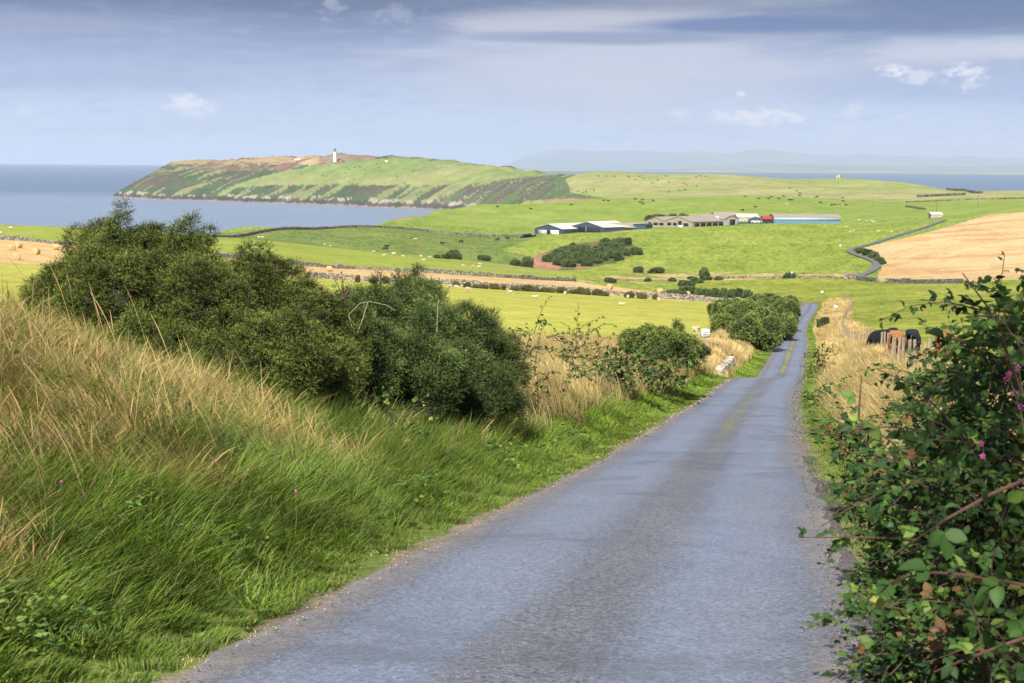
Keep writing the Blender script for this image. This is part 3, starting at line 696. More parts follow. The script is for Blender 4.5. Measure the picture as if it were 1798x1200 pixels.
# left bank
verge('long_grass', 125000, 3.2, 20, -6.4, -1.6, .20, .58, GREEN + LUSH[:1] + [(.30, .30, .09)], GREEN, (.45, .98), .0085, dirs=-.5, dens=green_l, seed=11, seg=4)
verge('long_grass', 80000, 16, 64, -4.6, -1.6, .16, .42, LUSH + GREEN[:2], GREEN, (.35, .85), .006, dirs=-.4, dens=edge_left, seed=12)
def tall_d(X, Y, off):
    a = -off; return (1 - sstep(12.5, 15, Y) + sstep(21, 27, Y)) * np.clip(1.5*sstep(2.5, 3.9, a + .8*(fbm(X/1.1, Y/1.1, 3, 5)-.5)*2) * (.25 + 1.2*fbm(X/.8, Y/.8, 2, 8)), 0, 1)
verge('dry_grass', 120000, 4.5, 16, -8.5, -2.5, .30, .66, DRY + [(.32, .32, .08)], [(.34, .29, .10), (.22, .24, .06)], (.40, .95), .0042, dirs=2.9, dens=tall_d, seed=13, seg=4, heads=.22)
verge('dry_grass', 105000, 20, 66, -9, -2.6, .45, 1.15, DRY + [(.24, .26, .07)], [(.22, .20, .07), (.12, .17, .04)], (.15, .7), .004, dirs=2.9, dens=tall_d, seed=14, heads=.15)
verge('seed_stems', 260, 5.5, 14, -7.0, -3.0, .75, 1.15, DRY[:3], DRY, (.15, .45), .0045, dirs=2.9, seed=15, seg=6, heads=1.0)
verge('tall_grass', 17000, 14, 23, -5.2, -2.7, .34, .72, GREEN + DRY[:1], GREEN, (.3, .85), .0075, dirs=-.4, seed=18, seg=4)
verge('short_grass', 30000, 3.5, 30, -2.5, -1.5, .03, .12, LUSH + DRY[:1], GREEN, (.3, .9), .005, dirs=-.5, seed=19, tuss=.3)
verge('dead_grass', 26000, 3.5, 60, -4.5, -1.55, .08, .26, DRY, DRY, (.4, 1.0), .005, dirs=1.5, dens=clumpy(.45, .2, .8, 77), seed=16)
# right bank
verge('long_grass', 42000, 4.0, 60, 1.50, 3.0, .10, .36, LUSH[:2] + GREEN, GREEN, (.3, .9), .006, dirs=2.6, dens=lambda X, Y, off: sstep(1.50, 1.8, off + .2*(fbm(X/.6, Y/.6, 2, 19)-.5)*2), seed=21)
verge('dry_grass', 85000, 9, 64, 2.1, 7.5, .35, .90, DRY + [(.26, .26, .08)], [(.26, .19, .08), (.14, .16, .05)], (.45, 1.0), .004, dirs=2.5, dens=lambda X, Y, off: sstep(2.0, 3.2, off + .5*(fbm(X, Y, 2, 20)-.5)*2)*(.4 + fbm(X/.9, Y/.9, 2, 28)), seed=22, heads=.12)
# beyond the brow
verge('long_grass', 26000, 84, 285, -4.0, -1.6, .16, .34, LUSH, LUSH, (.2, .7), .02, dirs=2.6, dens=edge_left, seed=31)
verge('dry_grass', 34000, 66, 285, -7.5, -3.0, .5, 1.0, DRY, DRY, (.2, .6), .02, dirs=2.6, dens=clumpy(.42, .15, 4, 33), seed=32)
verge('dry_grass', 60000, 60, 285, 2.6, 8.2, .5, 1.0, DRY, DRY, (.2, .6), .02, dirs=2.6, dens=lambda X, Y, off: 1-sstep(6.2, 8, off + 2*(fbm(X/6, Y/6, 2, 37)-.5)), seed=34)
verge('long_grass', 9000, 60, 285, 1.62, 2.9, .2, .4, LUSH, GREEN, (.2, .6), .02, dirs=2.6, seed=35)

# ------------------------------------------------------------------ bushes
def orient(D):
    """rotation matrices turning +Z to the directions D (n,3)"""
    D = D/np.linalg.norm(D, axis=1, keepdims=True); up = np.where(np.abs(D[:, 2:3]) > .95, [[1., 0, 0]], [[0, 0, 1.]])
    x = np.cross(up, D); x /= np.linalg.norm(x, axis=1, keepdims=True); y = np.cross(D, x)
    return np.stack([x, y, D], -1)
def clump_template(rng, shoots, needles, rad, nl, nw):
    """a tuft of spiny shoots; returns vertices, triangles, height-in-tuft"""
    d = rng.normal(size=(shoots, 3)); d[:, 2] = np.abs(d[:, 2])*1.0 + .15; d /= np.linalg.norm(d, axis=1)[:, None]
    L = rad*rng.uniform(.65, 1.15, shoots)
    t = np.tile(np.linspace(.35, 1.0, needles), (shoots, 1)) + rng.normal(0, .03, (shoots, needles))
    base = (d[:, None]*(L[:, None]*t)[..., None]).reshape(-1, 3)
    nd = d[:, None]*rng.uniform(.5, 1.1, (shoots, needles, 1)) + rng.normal(size=(shoots, needles, 3))*.75
    nd /= np.linalg.norm(nd, axis=2)[..., None]; nd = nd.reshape(-1, 3)
    sd = np.cross(nd, rng.normal(size=nd.shape)); sd /= np.linalg.norm(sd, axis=1)[:, None]
    ln = nl*rng.uniform(.6, 1.25, (len(nd), 1)); w_ = nw*rng.uniform(.7, 1.3, (len(nd), 1))
    V = np.stack([base - sd*w_, base + sd*w_, base + nd*ln], 1).reshape(-1, 3)
    tt = np.repeat(t.reshape(-1), 3).copy(); tt[2::3] += .25
    return V, tt
def puffs(lobes, r, spacing, seed, up=-.35):
    """rounded sprays all over the surface of the lobes"""
    g = np.random.RandomState(seed); L = np.array(lobes, float); out = []
    for li, (x, y, z, rx, ry, rz) in enumerate(L):
        n = int(4*math.pi*((rx*ry)**1.6/3 + (rx*rz)**1.6/3 + (ry*rz)**1.6/3)**(1/1.6)/spacing**2*1.3) + 4
        k = np.arange(n) + .5; ph = np.arccos(1 - 2*k/n); tt = math.pi*(1+5**.5)*k
        d = np.stack([np.sin(ph)*np.cos(tt), np.sin(ph)*np.sin(tt), np.cos(ph)], 1) + g.normal(0, .12, (n, 3)); d /= np.linalg.norm(d, axis=1)[:, None]
        P = np.array([x, y, z]) + d*np.array([rx, ry, rz])*(g.uniform(.84, 1.04, (n, 1)) + .30*(fbm(d[:, 0]*1.8 + li*5, d[:, 1]*1.8 + d[:, 2]*2.3, 2, seed)-.5)[:, None])
        ok = (d[:, 2] > up) & (d[:, 1] < .6)
        for lj, (a, b, c, ra, rb, rc) in enumerate(L):
            if lj != li: ok &= (((P - [a, b, c])/[ra, rb, rc])**2).sum(1) > .75
        for p in P[ok]:
            q = r*g.uniform(.6, 1.3); out.append((*p, q, q, q*g.uniform(.8, 1.15)))
            if g.rand() < .09 and p[2] > z + rz*.35 and r < .3:                # upright leaders that break the outline
                for e in range(3): out.append((p[0] + g.normal(0, .25)*r + .15*r*e, p[1], p[2] + r*(1.0 + .62*e), r*(.42 - .08*e), r*(.42 - .08*e), r*.5))
    return out
def bush_crown(name, lobes, spacing, rad, nl, nw, shoots, needles, base, tipc, ground_fn, parent, seed, core=(.014, .017, .008), inner=.6, jag=.25, mt=None, cull=None, tipspread=1.0, heart=None):
    """lobes: (x, y, z, rx, ry, rz). Tufts over the surface of the lobes, some deeper inside"""
    g = np.random.RandomState(seed); T = [clump_template(g, shoots, needles, 1.0, nl/rad, nw/rad) for _ in range(5)]
    Vs, Cs = [], []; L = np.array(lobes, float)
    for li, (x, y, z, rx, ry, rz) in enumerate(L):
        area = 4*math.pi*((rx*ry)**1.6/3 + (rx*rz)**1.6/3 + (ry*rz)**1.6/3)**(1/1.6)
        for shell, dens in ((1.0, 1.0), (.78, .5)):
            n = int(area*shell**2/spacing**2*dens) + 3
            d = g.normal(size=(n, 3)); d /= np.linalg.norm(d, axis=1)[:, None]
            k = shell*(1 + jag*(2*fbm(d[:, 0]*2.2 + li*3.1, d[:, 1]*2.2 + d[:, 2]*2.7, 3, seed) - 1))
            P = np.array([x, y, z]) + d*np.array([rx, ry, rz])*k[:, None]
            ok = P[:, 2] > ground_fn(P[:, 0], P[:, 1]) + rad*.2
            for lj, (a, b, c, ra, rb, rc) in enumerate(L):
                if lj != li: ok &= (((P - [a, b, c])/[ra, rb, rc])**2).sum(1) > .62*shell
            if cull is not None: ok &= cull(P, d)
            P, d = P[ok], d[ok]; n = len(P)
            if n == 0: continue
            dd = d/np.array([rx, ry, rz]); dd /= np.linalg.norm(dd, axis=1)[:, None]
            dd = dd + [0, 0, .55] + g.normal(0, .25, dd.shape)
            lt_ = np.random.RandomState(seed*7 + li).uniform(.55, 1.5)*(.85 + .5*fbm(np.array([x*.9]), np.array([z*.9 + y]), 2, seed)[0]); M = orient(dd); sz = rad*g.uniform(.75, 1.3, n); ti = g.randint(0, 5, n); tone = g.uniform(.72, 1.25, n)*lt_
            for q in range(5):
                s_ = np.where(ti == q)[0]
                if len(s_) == 0: continue
                tv, tt = T[q]
                V = np.einsum('nij,vj->nvi', M[s_], tv)*sz[s_][:, None, None] + P[s_][:, None]
                f = np.clip((tt-.55)/.6, 0, 1)**1.5*tipspread
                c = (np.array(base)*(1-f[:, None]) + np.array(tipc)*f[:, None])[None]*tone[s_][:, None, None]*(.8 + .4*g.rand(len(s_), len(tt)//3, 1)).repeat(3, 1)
                Vs.append(V.reshape(-1, 3)); Cs.append(c.reshape(-1, 3))
    V = np.concatenate(Vs); Cc = np.concatenate(Cs)
    o = mesh_obj(name, V, np.arange(len(V)).reshape(-1, 3), mt or M_GORSE, parent, attrs={'tint': Cc})
    # dead heart, its colour blackened to paint the shade between tufts
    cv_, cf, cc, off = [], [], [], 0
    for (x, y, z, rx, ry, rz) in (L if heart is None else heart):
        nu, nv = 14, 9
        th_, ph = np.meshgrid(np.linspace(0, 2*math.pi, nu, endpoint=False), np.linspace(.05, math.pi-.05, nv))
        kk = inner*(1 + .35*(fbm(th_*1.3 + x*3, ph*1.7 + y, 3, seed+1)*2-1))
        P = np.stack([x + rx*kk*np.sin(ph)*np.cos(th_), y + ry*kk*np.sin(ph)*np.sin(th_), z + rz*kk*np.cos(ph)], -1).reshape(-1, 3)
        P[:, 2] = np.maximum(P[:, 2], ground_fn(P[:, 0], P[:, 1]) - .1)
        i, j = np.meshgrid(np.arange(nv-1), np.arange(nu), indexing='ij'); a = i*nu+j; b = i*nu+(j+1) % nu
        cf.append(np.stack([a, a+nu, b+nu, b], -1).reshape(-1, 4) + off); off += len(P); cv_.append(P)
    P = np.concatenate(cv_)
    mesh_obj('shaded_dead_foliage', P, np.concatenate(cf), M_GORSE, parent, attrs={'tint': np.tile(core, (len(P), 1))*(.6 + .8*g.rand(len(P), 1))})
    return o
def gz1(x, y): return float(height(np.array([x]), np.array([y]))[0])
def gzv(x, y): return height(np.asarray(x, float), np.asarray(y, float))
def px_lobes(rows):
    """(u, v, half width px, half height px, distance, depth factor) -> lobes in metres"""
    out = []
    for (u, v, ru, rv, Y, *k) in rows:
        a, t = pix_dir(u, v); out.append((float(a)*Y, Y, float(t)*Y, ru*Y/F, (k[0] if k else .8)*ru*Y/F, rv*Y/F))
    return out
def bush(name, label, cat, lobes, spacing, rad, nl, nw, shoots, needles, base, tipc, seed, group=None, local=True, **kw):
    pf = kw.pop('puff', None); big = np.array(lobes, float); cx, cy = big[:, 0].mean(), big[:, 1].mean(); z0 = gz1(cx, cy)
    if pf: kw['heart'] = big - [cx, cy, z0, 0, 0, 0]; kw.setdefault('inner', .84); lobes = puffs(lobes, pf[0], pf[1], seed+7)
    L = np.array(lobes, float)
    t = thing(name, label, cat, (cx, cy, z0), 0, group)
    L[:, :3] -= [cx, cy, z0]
    xs = np.linspace(L[:, 0].min() - L[:, 3].max()*1.3, L[:, 0].max() + L[:, 3].max()*1.3, 24); ys_ = np.linspace(L[:, 1].min() - L[:, 4].max()*1.3, L[:, 1].max() + L[:, 4].max()*1.3, 24)
    GG = height(*np.meshgrid(xs + cx, ys_ + cy)) - z0
    def gf(x, y):
        i = np.clip(((np.asarray(x) - xs[0])/(xs[1]-xs[0])).astype(int), 0, 23); j = np.clip(((np.asarray(y) - ys_[0])/(ys_[1]-ys_[0])).astype(int), 0, 23)
        return GG[j, i]
    bush_crown('foliage', L, spacing, rad, nl, nw, shoots, needles, base, tipc, gf, t, seed, **kw)
    return t
GB, GT = (.013, .026, .007), (.160, .190, .036)  # first colour darkened for the shade between tufts, second is young growth
def front(P, d): return (d[:, 1] < .55)
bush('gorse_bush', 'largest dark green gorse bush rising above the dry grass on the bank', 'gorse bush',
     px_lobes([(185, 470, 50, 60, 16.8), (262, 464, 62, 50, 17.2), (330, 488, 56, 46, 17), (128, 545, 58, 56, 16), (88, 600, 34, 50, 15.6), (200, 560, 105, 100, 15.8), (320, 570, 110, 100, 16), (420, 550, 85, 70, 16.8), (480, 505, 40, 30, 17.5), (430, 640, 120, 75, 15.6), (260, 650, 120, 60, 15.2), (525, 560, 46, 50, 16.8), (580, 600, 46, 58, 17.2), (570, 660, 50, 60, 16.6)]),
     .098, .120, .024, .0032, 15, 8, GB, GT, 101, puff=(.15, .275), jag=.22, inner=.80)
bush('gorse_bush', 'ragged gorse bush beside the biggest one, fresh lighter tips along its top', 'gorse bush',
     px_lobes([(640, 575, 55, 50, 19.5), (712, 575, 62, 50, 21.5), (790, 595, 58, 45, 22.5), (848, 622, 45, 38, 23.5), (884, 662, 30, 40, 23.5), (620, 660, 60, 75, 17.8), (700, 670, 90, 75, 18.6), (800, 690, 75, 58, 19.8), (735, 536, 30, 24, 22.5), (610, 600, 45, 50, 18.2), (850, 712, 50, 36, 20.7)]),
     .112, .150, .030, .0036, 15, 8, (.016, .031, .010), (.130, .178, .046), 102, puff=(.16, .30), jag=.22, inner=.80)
bush('gorse_bush', 'rounded gorse bush by itself, left of the nearest white roadside sign', 'gorse bush',
     px_lobes([(1152, 602, 38, 14, 44), (1186, 606, 24, 11, 45), (1118, 606, 24, 9, 44), (1165, 614, 36, 16, 43)]),
     .16, .15, .05, .009, 14, 6, GB, (.19, .24, .055), 103, puff=(.22, .36), jag=.1)
bush('gorse_bush', 'low gorse clump at the foot of the nearest white sign', 'gorse bush',
     px_lobes([(1222, 622, 20, 15, 58), (1200, 628, 18, 13, 56)]), .25, .24, .07, .011, 20, 8, GB, (.18, .23, .06), 104)
HE = [('dark gorse bush at the near end of the long roadside hedge', (1332, 581, 36, 24, 132)), ('gorse bush behind the near one, at the left end of the roadside hedge', (1288, 568, 36, 24, 150)),
      ('gorse bush of the roadside hedge closest to the left edge of the lane', (1364, 571, 24, 24, 152)), ('broad rounded gorse bush in the middle of the roadside hedge', (1318, 556, 44, 22, 170)),
      ('gorse bush in the upper right of the hedge above the lane edge', (1378, 551, 19, 22, 182)), ('high gorse bush in the back of the roadside hedge on its left', (1280, 545, 32, 14, 192)),
      ('gorse bush on the upper rim of the roadside hedge', (1346, 537, 40, 14, 208)), ('small gorse bush at the far end of the roadside hedge where the lane bends', (1388, 535, 14, 11, 236))]
for i, (lb, (u, v, ru, rv, Y)) in enumerate(HE):
    g = np.random.RandomState(200+i)
    rows = [(u, v, ru*.8, rv, Y)] + [(u + g.uniform(-.6, .6)*ru, v + g.uniform(-.1, .6)*rv, ru*g.uniform(.35, .55), rv*g.uniform(.45, .75), Y - g.uniform(0, 3)) for _ in range(4)] + [(u, v + rv*.7, ru*.8, rv*.8, Y-1)]
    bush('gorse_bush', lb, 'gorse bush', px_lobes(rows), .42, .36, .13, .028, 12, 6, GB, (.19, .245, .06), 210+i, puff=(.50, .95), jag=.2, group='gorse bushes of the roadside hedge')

def ordinal(i):
    o = ['first', 'second', 'third', 'fourth', 'fifth', 'sixth', 'seventh', 'eighth', 'ninth', 'tenth', 'eleventh', 'twelfth', 'thirteenth', 'fourteenth', 'fifteenth', 'sixteenth', 'seventeenth', 'eighteenth', 'nineteenth', 'twentieth']
    if i < 20: return o[i]
    tens = ['', '', 'twenty', 'thirty', 'forty', 'fifty']
    return tens[(i+1)//10] + ('-' + o[(i+1) % 10 - 1] if (i+1) % 10 else 'th') if (i+1) % 10 else tens[(i+1)//10][:-1] + 'ieth'

def far_bush_protos(k, tone, tip, seed, rag=.3):
    out = []
    for i in range(k):
        g = np.random.RandomState(seed+i)
        lob = [(0, 0, .45, .75, .7, .55)] + [(g.uniform(-.6, .6), g.uniform(-.5, .5), g.uniform(.2, .75), g.uniform(.3, .5), g.uniform(.3, .5), g.uniform(.25, .42)) for _ in range(6)]
        t = thing('bush', 'x', 'bush')
        bush_crown('foliage', lob, .30, .24, .13, .030, 12, 6, tone, tip, lambda x, y: np.zeros(np.shape(x)) - .1, t, seed+i, inner=.62, jag=rag)
        out.append(t)
    return out
def kill(t):
    for c in list(t.children): bpy.data.objects.remove(c)
    bpy.data.objects.remove(t)
PG = far_bush_protos(3, (.035, .060, .022), (.085, .115, .040), 300)
PB = far_bush_protos(2, (.075, .075, .030), (.16, .145, .06), 320)
def put_bush(proto, u, v, wpx, hpx, name, label, cat, group=None, dmin=60, g=random):
    x, y = hit(u, v, dmin); z = gz1(x, y); r = wpx/2*y/F
    o = copy_thing(proto, (x, y, z - .05*r), g.uniform(0, 6.28), label, group); o['category'] = cat; o.name = name
    o.scale = (r, r, max(.1, hpx*y/F)); return o
random.seed(5)
SCR = [(1180, 521, 26, 11), (1196, 522, 20, 9)] + [(1228 + 14*i, 522.5 + .5*i, 20, random.uniform(12, 15)) for i in range(7)]
for i, (u, v, w_, h_) in enumerate(sorted(SCR)):
    put_bush(PG[i % 3], u, v, w_, h_, 'gorse_bush', ordinal(i) + ' bush from the left in the dark hedge behind the straw bales', 'gorse bush', 'dark hedge behind the straw bales', 240)
SINGLE = [(1207, 516, 36, 13, 'dark bush in front of the hidden bend of the lane, just above the bales'), (1206, 503, 30, 11, 'dark bush beside the hidden bend of the lane, above the straw bales'), (1222, 497, 24, 9, 'dark bush above and right of the hidden bend of the lane'), (768, 454, 12, 6, 'small dark bush on the stream bank, leftmost of three'), (783, 455, 16, 8, 'low dark bush just left of the round bush above the sheep field'),
          (798, 455.5, 28, 14, 'round dark bush above the sheep field, biggest of its row'), (852, 458, 24, 9, 'flat dark bush on the stream bank left of the scrub slope'),
          (906, 467, 24, 9, 'dark bush just left of the bare red earth'), (925, 469, 24, 15, 'taller dark bush touching the bare red earth'),
          (1121, 479, 20, 10, 'rounded dark bush below the farm field, left one of a pair'), (1153, 480, 28, 9, 'wide flat dark bush below the farm field, right one of a pair'),
          (1237, 485, 19, 13, 'rounded bush leaning right in the valley scrub'), (1137, 495, 13, 6, 'tiny low bush in tawny valley grass'), (1072, 497, 22, 8, 'dark bush at the end of the stubble field wall'),
          (1181, 495, 17, 6, 'small flat bush in the middle of the valley'), (1217, 491, 18, 6, 'low bush in the valley below the leaning one'), (1240, 492, 20, 7, 'broad low bush in the valley grass'),
          (1262, 492, 18, 6, 'easternmost low bush of the valley scrub'), (1387, 489, 24, 9, 'dark bush beside the valley track, standing apart'), (1445, 577, 24, 20, 'dark gorse bush in dry grass right of the lane')]
for i, (u, v, w_, h_, lb) in enumerate(SINGLE):
    put_bush(PG[i % 3], u, v, w_, h_, 'gorse_bush' if i == 19 else 'bush', lb, 'bush', None, 100 if i < 19 else 80)
# gorse on the slope below the farm
g = np.random.RandomState(44); sl = []
reg = [(955, 465), (965, 448), (1000, 435), (1040, 430), (1075, 430), (1105, 428), (1122, 440), (1118, 452), (1075, 464), (1030, 470), (985, 473)]
while len(sl) < 46:
    u, v = g.uniform(950, 1126), g.uniform(426, 474)
    if inpoly(np.array([u]), np.array([v]), reg)[0] and all((u-a)**2/90 + (v-b)**2/9 > 1 for a, b in sl): sl.append((u, v))
    elif g.rand() < .002: break
for i, (u, v) in enumerate(sorted(sl)):
    put_bush(PG[i % 3], u, v, g.uniform(17, 28), g.uniform(8, 13), 'gorse_bush', ordinal(i) + ' gorse bush from the left on the scrubby slope below the farm', 'gorse bush', 'gorse bushes on the slope below the farm', 400)
w1 = smooth_line([hit(u, v - 1, 200, 345) for u, v in W1[3:]], 1.0, 1)
wu = [628, 655, 678, 707, 732, 755, 762, 800, 820, 838, 850, 868, 884, 905, 925, 941, 955, 968, 985, 1003, 1018, 1030, 1048, 1062, 1105, 1128, 1150]
for i, u in enumerate(wu):
    v = np.interp(u, [p[0] for p in W1], [p[1] for p in W1]) + 2.0
    put_bush(PB[i % 2], u, v, random.uniform(10, 20), random.uniform(6, 11), 'bush', ordinal(i) + ' brownish scrub bush from the left against the long stone wall', 'bush', 'brownish scrub along the long stone wall', 200)
for i, (u, v, w_, h_) in enumerate([(1512, 443, 22, 8), (1524, 447, 22, 9), (1535, 452, 20, 9), (1544, 458, 18, 8), (1549, 463, 12, 6)]):
    put_bush(PG[i % 3], u, v, w_, h_, 'bush', ordinal(i) + ' dark bush from the left inside the distant bend of the lane', 'bush', 'bushes inside the distant bend', 400)
for i, (u, v, w_, h_) in enumerate([(1142, 391, 22, 13), (1160, 390, 30, 15), (1180, 390, 26, 16), (1200, 389, 20, 14)]):
    x, y = hit(1170, 398, 400); z = gz1(x, y); a = pix_dir(u, 390)[0]; yy = y + 26; r = w_/2*yy/F
    t = copy_thing(PG[i % 3], (a*yy, yy, gz1(a*yy, yy) + 2.2), i*1.3, ordinal(i) + ' dark tree from the left behind the long barn roofs', 'trees behind the barns'); t.name = 'tree'; t['category'] = 'tree'
    t.scale = (r, r, 3.6)
    for c in t.children: c.name = 'crown' if c.name.startswith('foliage') else 'shaded_dead_foliage'
    n = 8; an = np.arange(n)*2*math.pi/n
    V = [(math.cos(q)*rr_, math.sin(q)*rr_, zz) for zz, rr_ in ((-.9, .10), (-.3, .07), (.5, .03)) for q in an]
    mesh_obj('trunk', V, np.array([(k*n+j, k*n+(j+1) % n, (k+1)*n+(j+1) % n, (k+1)*n+j) for k in range(2) for j in range(n)]), simple('bark', (.10, .075, .055), .9, .3, 8), t)
for p in PG + PB: kill(p)

# ------------------------------------------------------------------ dry stone walls
def stone_wall(name, label, line, h=1.25, th_=.55, stone=.34, seed=1, col=(.34, .31, .27), group=None, zoff=-.1):
    g = np.random.RandomState(seed); line = np.array(line); tan = np.gradient(line, axis=0); tan /= np.hypot(*tan.T)[:, None]
    s = np.concatenate([[0], np.cumsum(np.hypot(*np.diff(line, axis=0).T))]); V, Fa, Cc = [], [], []; nb = 0
    gzl = height(line[:, 0], line[:, 1]); q = np.array([(x, y, z) for z in (-1, 1) for y in (-1, 1) for x in (-1, 1)], float)
    fq = np.array([(0, 2, 3, 1), (4, 5, 7, 6), (0, 1, 5, 4), (2, 6, 7, 3), (0, 4, 6, 2), (1, 3, 7, 5)])
    course = stone*.72; nc = int(round(h/course)); hh = h*(.86 + .3*fbm(s/7, s*0, 3, seed))
    for c_ in range(nc + 1):
        p = g.uniform(0, stone)
        while p < s[-1]:
            l = stone*g.uniform(.6, 1.6); x = np.interp(p, s, line[:, 0]); y = np.interp(p, s, line[:, 1]); z = np.interp(p, s, gzl)
            tx = np.interp(p, s, tan[:, 0]); ty = np.interp(p, s, tan[:, 1]); H = np.interp(p, s, hh)
            zc = course*(c_ + .5)
            if zc < H:
                top = c_ >= nc - 1 or zc + course > H
                dims = np.array([l*.5*(.55 if top else 1), th_*.5*(1 - .25*c_/nc)*g.uniform(.9, 1.12), course*.5*g.uniform(.85, 1.35 if top else 1.1)])
                B = q*dims*(1 + g.normal(0, .13, q.shape)); a = g.normal(0, .10 if not top else .3)
                Bx = B[:, 0]*math.cos(a) - B[:, 2]*math.sin(a); Bz = B[:, 0]*math.sin(a) + B[:, 2]*math.cos(a)
                V.append(np.stack([x + Bx*tx - B[:, 1]*ty, y + Bx*ty + B[:, 1]*tx, z + zoff + zc + Bz], 1)); Fa.append(fq + nb); nb += 8
                Cc.append(np.tile(np.array(col)*g.uniform(.45, 1.55)*np.array([1, g.uniform(.95, 1.03), g.uniform(.88, 1.02)]), (8, 1)))
            p += l*.98
    def b(t):
        c = t.n('ShaderNodeAttribute', attribute_name='tint').outputs['Color']
        n = t.noise(t.n('ShaderNodeTexCoord').outputs['Object'], 5, 4, .6)
        return pbsdf(t, t.mix(1.0, c, t.ramp(n, [(.3, .7), (.7, 1.2)]), 'MULTIPLY'), .92, None, .15)
    o = mesh_obj(name, np.concatenate(V), np.concatenate(Fa), mat('dry_stone', b), attrs={'tint': np.concatenate(Cc)})
    return tag(o, label, 'stone wall', group)
def trace(pts, dmin, dmax=4600, step=1.0): return smooth_line([hit(u, v, dmin, dmax) for u, v in pts], step, 1)
stone_wall('dry_stone_wall', 'long grey dry stone wall below the straw field, sheep in front of it', w1, 1.25, .6, .38, 1, (.27, .245, .21))
stone_wall('dry_stone_wall', 'grey dry stone wall along the upper edge of the straw field', trace(W2[:11], 300, 460), 1.05, .6, .42, 2, (.20, .185, .16))
stone_wall('dry_stone_wall', 'dark thin field wall curving past the grazing cows towards the sea', trace(W3, 560, 900, 2.0), 1.5, .8, 1.0, 3, (.155, .15, .13))
stone_wall('dry_stone_wall', 'dark low wall in front of the far stubble field, left piece beside the gateway', trace([(1503, 493), (1520, 494), (1541, 496)], 330, 470), 1.5, .6, .45, 4, (.13, .12, .11))
stone_wall('dry_stone_wall', 'long dark wall along the bottom of the far stubble field', trace([(1556, 496.5), (1620, 498.5), (1690, 497.5)], 330, 470), 1.4, .6, .45, 5, (.12, .115, .105))
stone_wall('dry_stone_wall', 'dark straight wall alone on the far right hill', trace([(1610, 347), (1650, 345), (1695, 343)], 1100, 2000, 2.5), 2.2, 1.0, 1.8, 6, (.08, .08, .075))
stone_wall('dry_stone_wall', 'thin hooked wall high on the far right hill', trace([(1662, 331), (1690, 335), (1708, 340), (1725, 340)], 1300, 2400, 2.5), 2.0, 1.0, 1.8, 7, (.10, .10, .09))
stone_wall('dry_stone_wall', 'faint long field wall reaching the right edge below the hill', trace([(1590, 356), (1660, 353), (1730, 350), (1810, 349)], 900, 1900, 2.5), 1.6, 1.0, 1.8, 8, (.13, .13, .10))
stone_wall('dry_stone_wall', 'thin dark wall between the pastures right of the farm', trace([(1590, 364), (1605, 366), (1625, 369)], 800, 1600, 2.0), 1.6, .8, 1.2, 9, (.12, .12, .10))
stone_wall('dry_stone_wall', 'pinkish tumbled bank wall along the valley track', trace([(1215, 491.5), (1250, 490), (1330, 488.7), (1420, 488.5), (1478, 489.5)], 380, 560, 1.5), .9, .7, .55, 10, (.25, .19, .13))
stone_wall('dry_stone_wall', 'pale sunlit broken stone wall beside the nearest sign', [(float(road_x(y)) - 3.5, y) for y in np.arange(84, 99, 1.0)], .65, .5, .24, 11, (.52, .47, .41))
stone_wall('stone_bridge', 'small grey stone bridge parapet where the lane crosses the valley', trace([(1484, 491), (1494, 490), (1503, 492)], 380, 470), 1.9, .8, .55, 13, (.34, .29, .24))
stone_wall('dry_stone_wall', 'dark field boundary wall along the left end of the straw field', trace([(1150, 515), (1200, 520), (1250, 526)], 300, 430, 1.0), .7, .6, .5, 14, (.10, .12, .06))

# ------------------------------------------------------------------ boxes, gables, tubes
class MB:
    def __init__(s): s.V, s.F = [], []
    def box(s, x0, x1, y0, y1, z0, z1):
        b = len(s.V); s.V += [(x, y, z) for z in (z0, z1) for y in (y0, y1) for x in (x0, x1)]
        s.F += [tuple(b+i for i in f) for f in ((0, 2, 3, 1), (4, 5, 7, 6), (0, 1, 5, 4), (2, 6, 7, 3), (0, 4, 6, 2), (1, 3, 7, 5))]; return s
    def prism(s, poly, y0, y1):
        """poly in x,z pushed along y"""
        b = len(s.V); n = len(poly); s.V += [(x, y0, z) for x, z in poly] + [(x, y1, z) for x, z in poly]
        s.F += [tuple(b+i for i in range(n)), tuple(b+n+i for i in reversed(range(n)))] + [(b+i, b+n+i, b+n+(i+1) % n, b+(i+1) % n) for i in range(n)]; return s
    def lathe(s, prof, seg=20, cx=0, cy=0):
        b = len(s.V)
        for r, z in prof: s.V += [(cx + r*math.cos(2*math.pi*k/seg), cy + r*math.sin(2*math.pi*k/seg), z) for k in range(seg)]
        for i in range(len(prof)-1): s.F += [(b+i*seg+k, b+i*seg+(k+1) % seg, b+(i+1)*seg+(k+1) % seg, b+(i+1)*seg+k) for k in range(seg)]
        s.F += [tuple(b+k for k in reversed(range(seg))), tuple(b+(len(prof)-1)*seg+k for k in range(seg))]; return s
    def tube(s, P, Rd, seg=7):
        b = len(s.V); P = [Vector(p) for p in P]
        for i, p in enumerate(P):
            d = (P[min(i+1, len(P)-1)] - P[max(i-1, 0)]).normalized(); x = d.orthogonal().normalized(); y = d.cross(x)
            r = Rd[i] if hasattr(Rd, '__len__') else Rd
            s.V += [tuple(p + x*r*math.cos(2*math.pi*k/seg) + y*r*math.sin(2*math.pi*k/seg)) for k in range(seg)]
        for i in range(len(P)-1): s.F += [(b+i*seg+k, b+i*seg+(k+1) % seg, b+(i+1)*seg+(k+1) % seg, b+(i+1)*seg+k) for k in range(seg)]
        s.F += [tuple(b+k for k in reversed(range(seg))), tuple(b+(len(P)-1)*seg+k for k in range(seg))]; return s
    def build(s, name, m, parent=None, smooth=False, **kw): return mesh_obj(name, s.V, list(s.F) + [], m, parent, smooth, **kw)
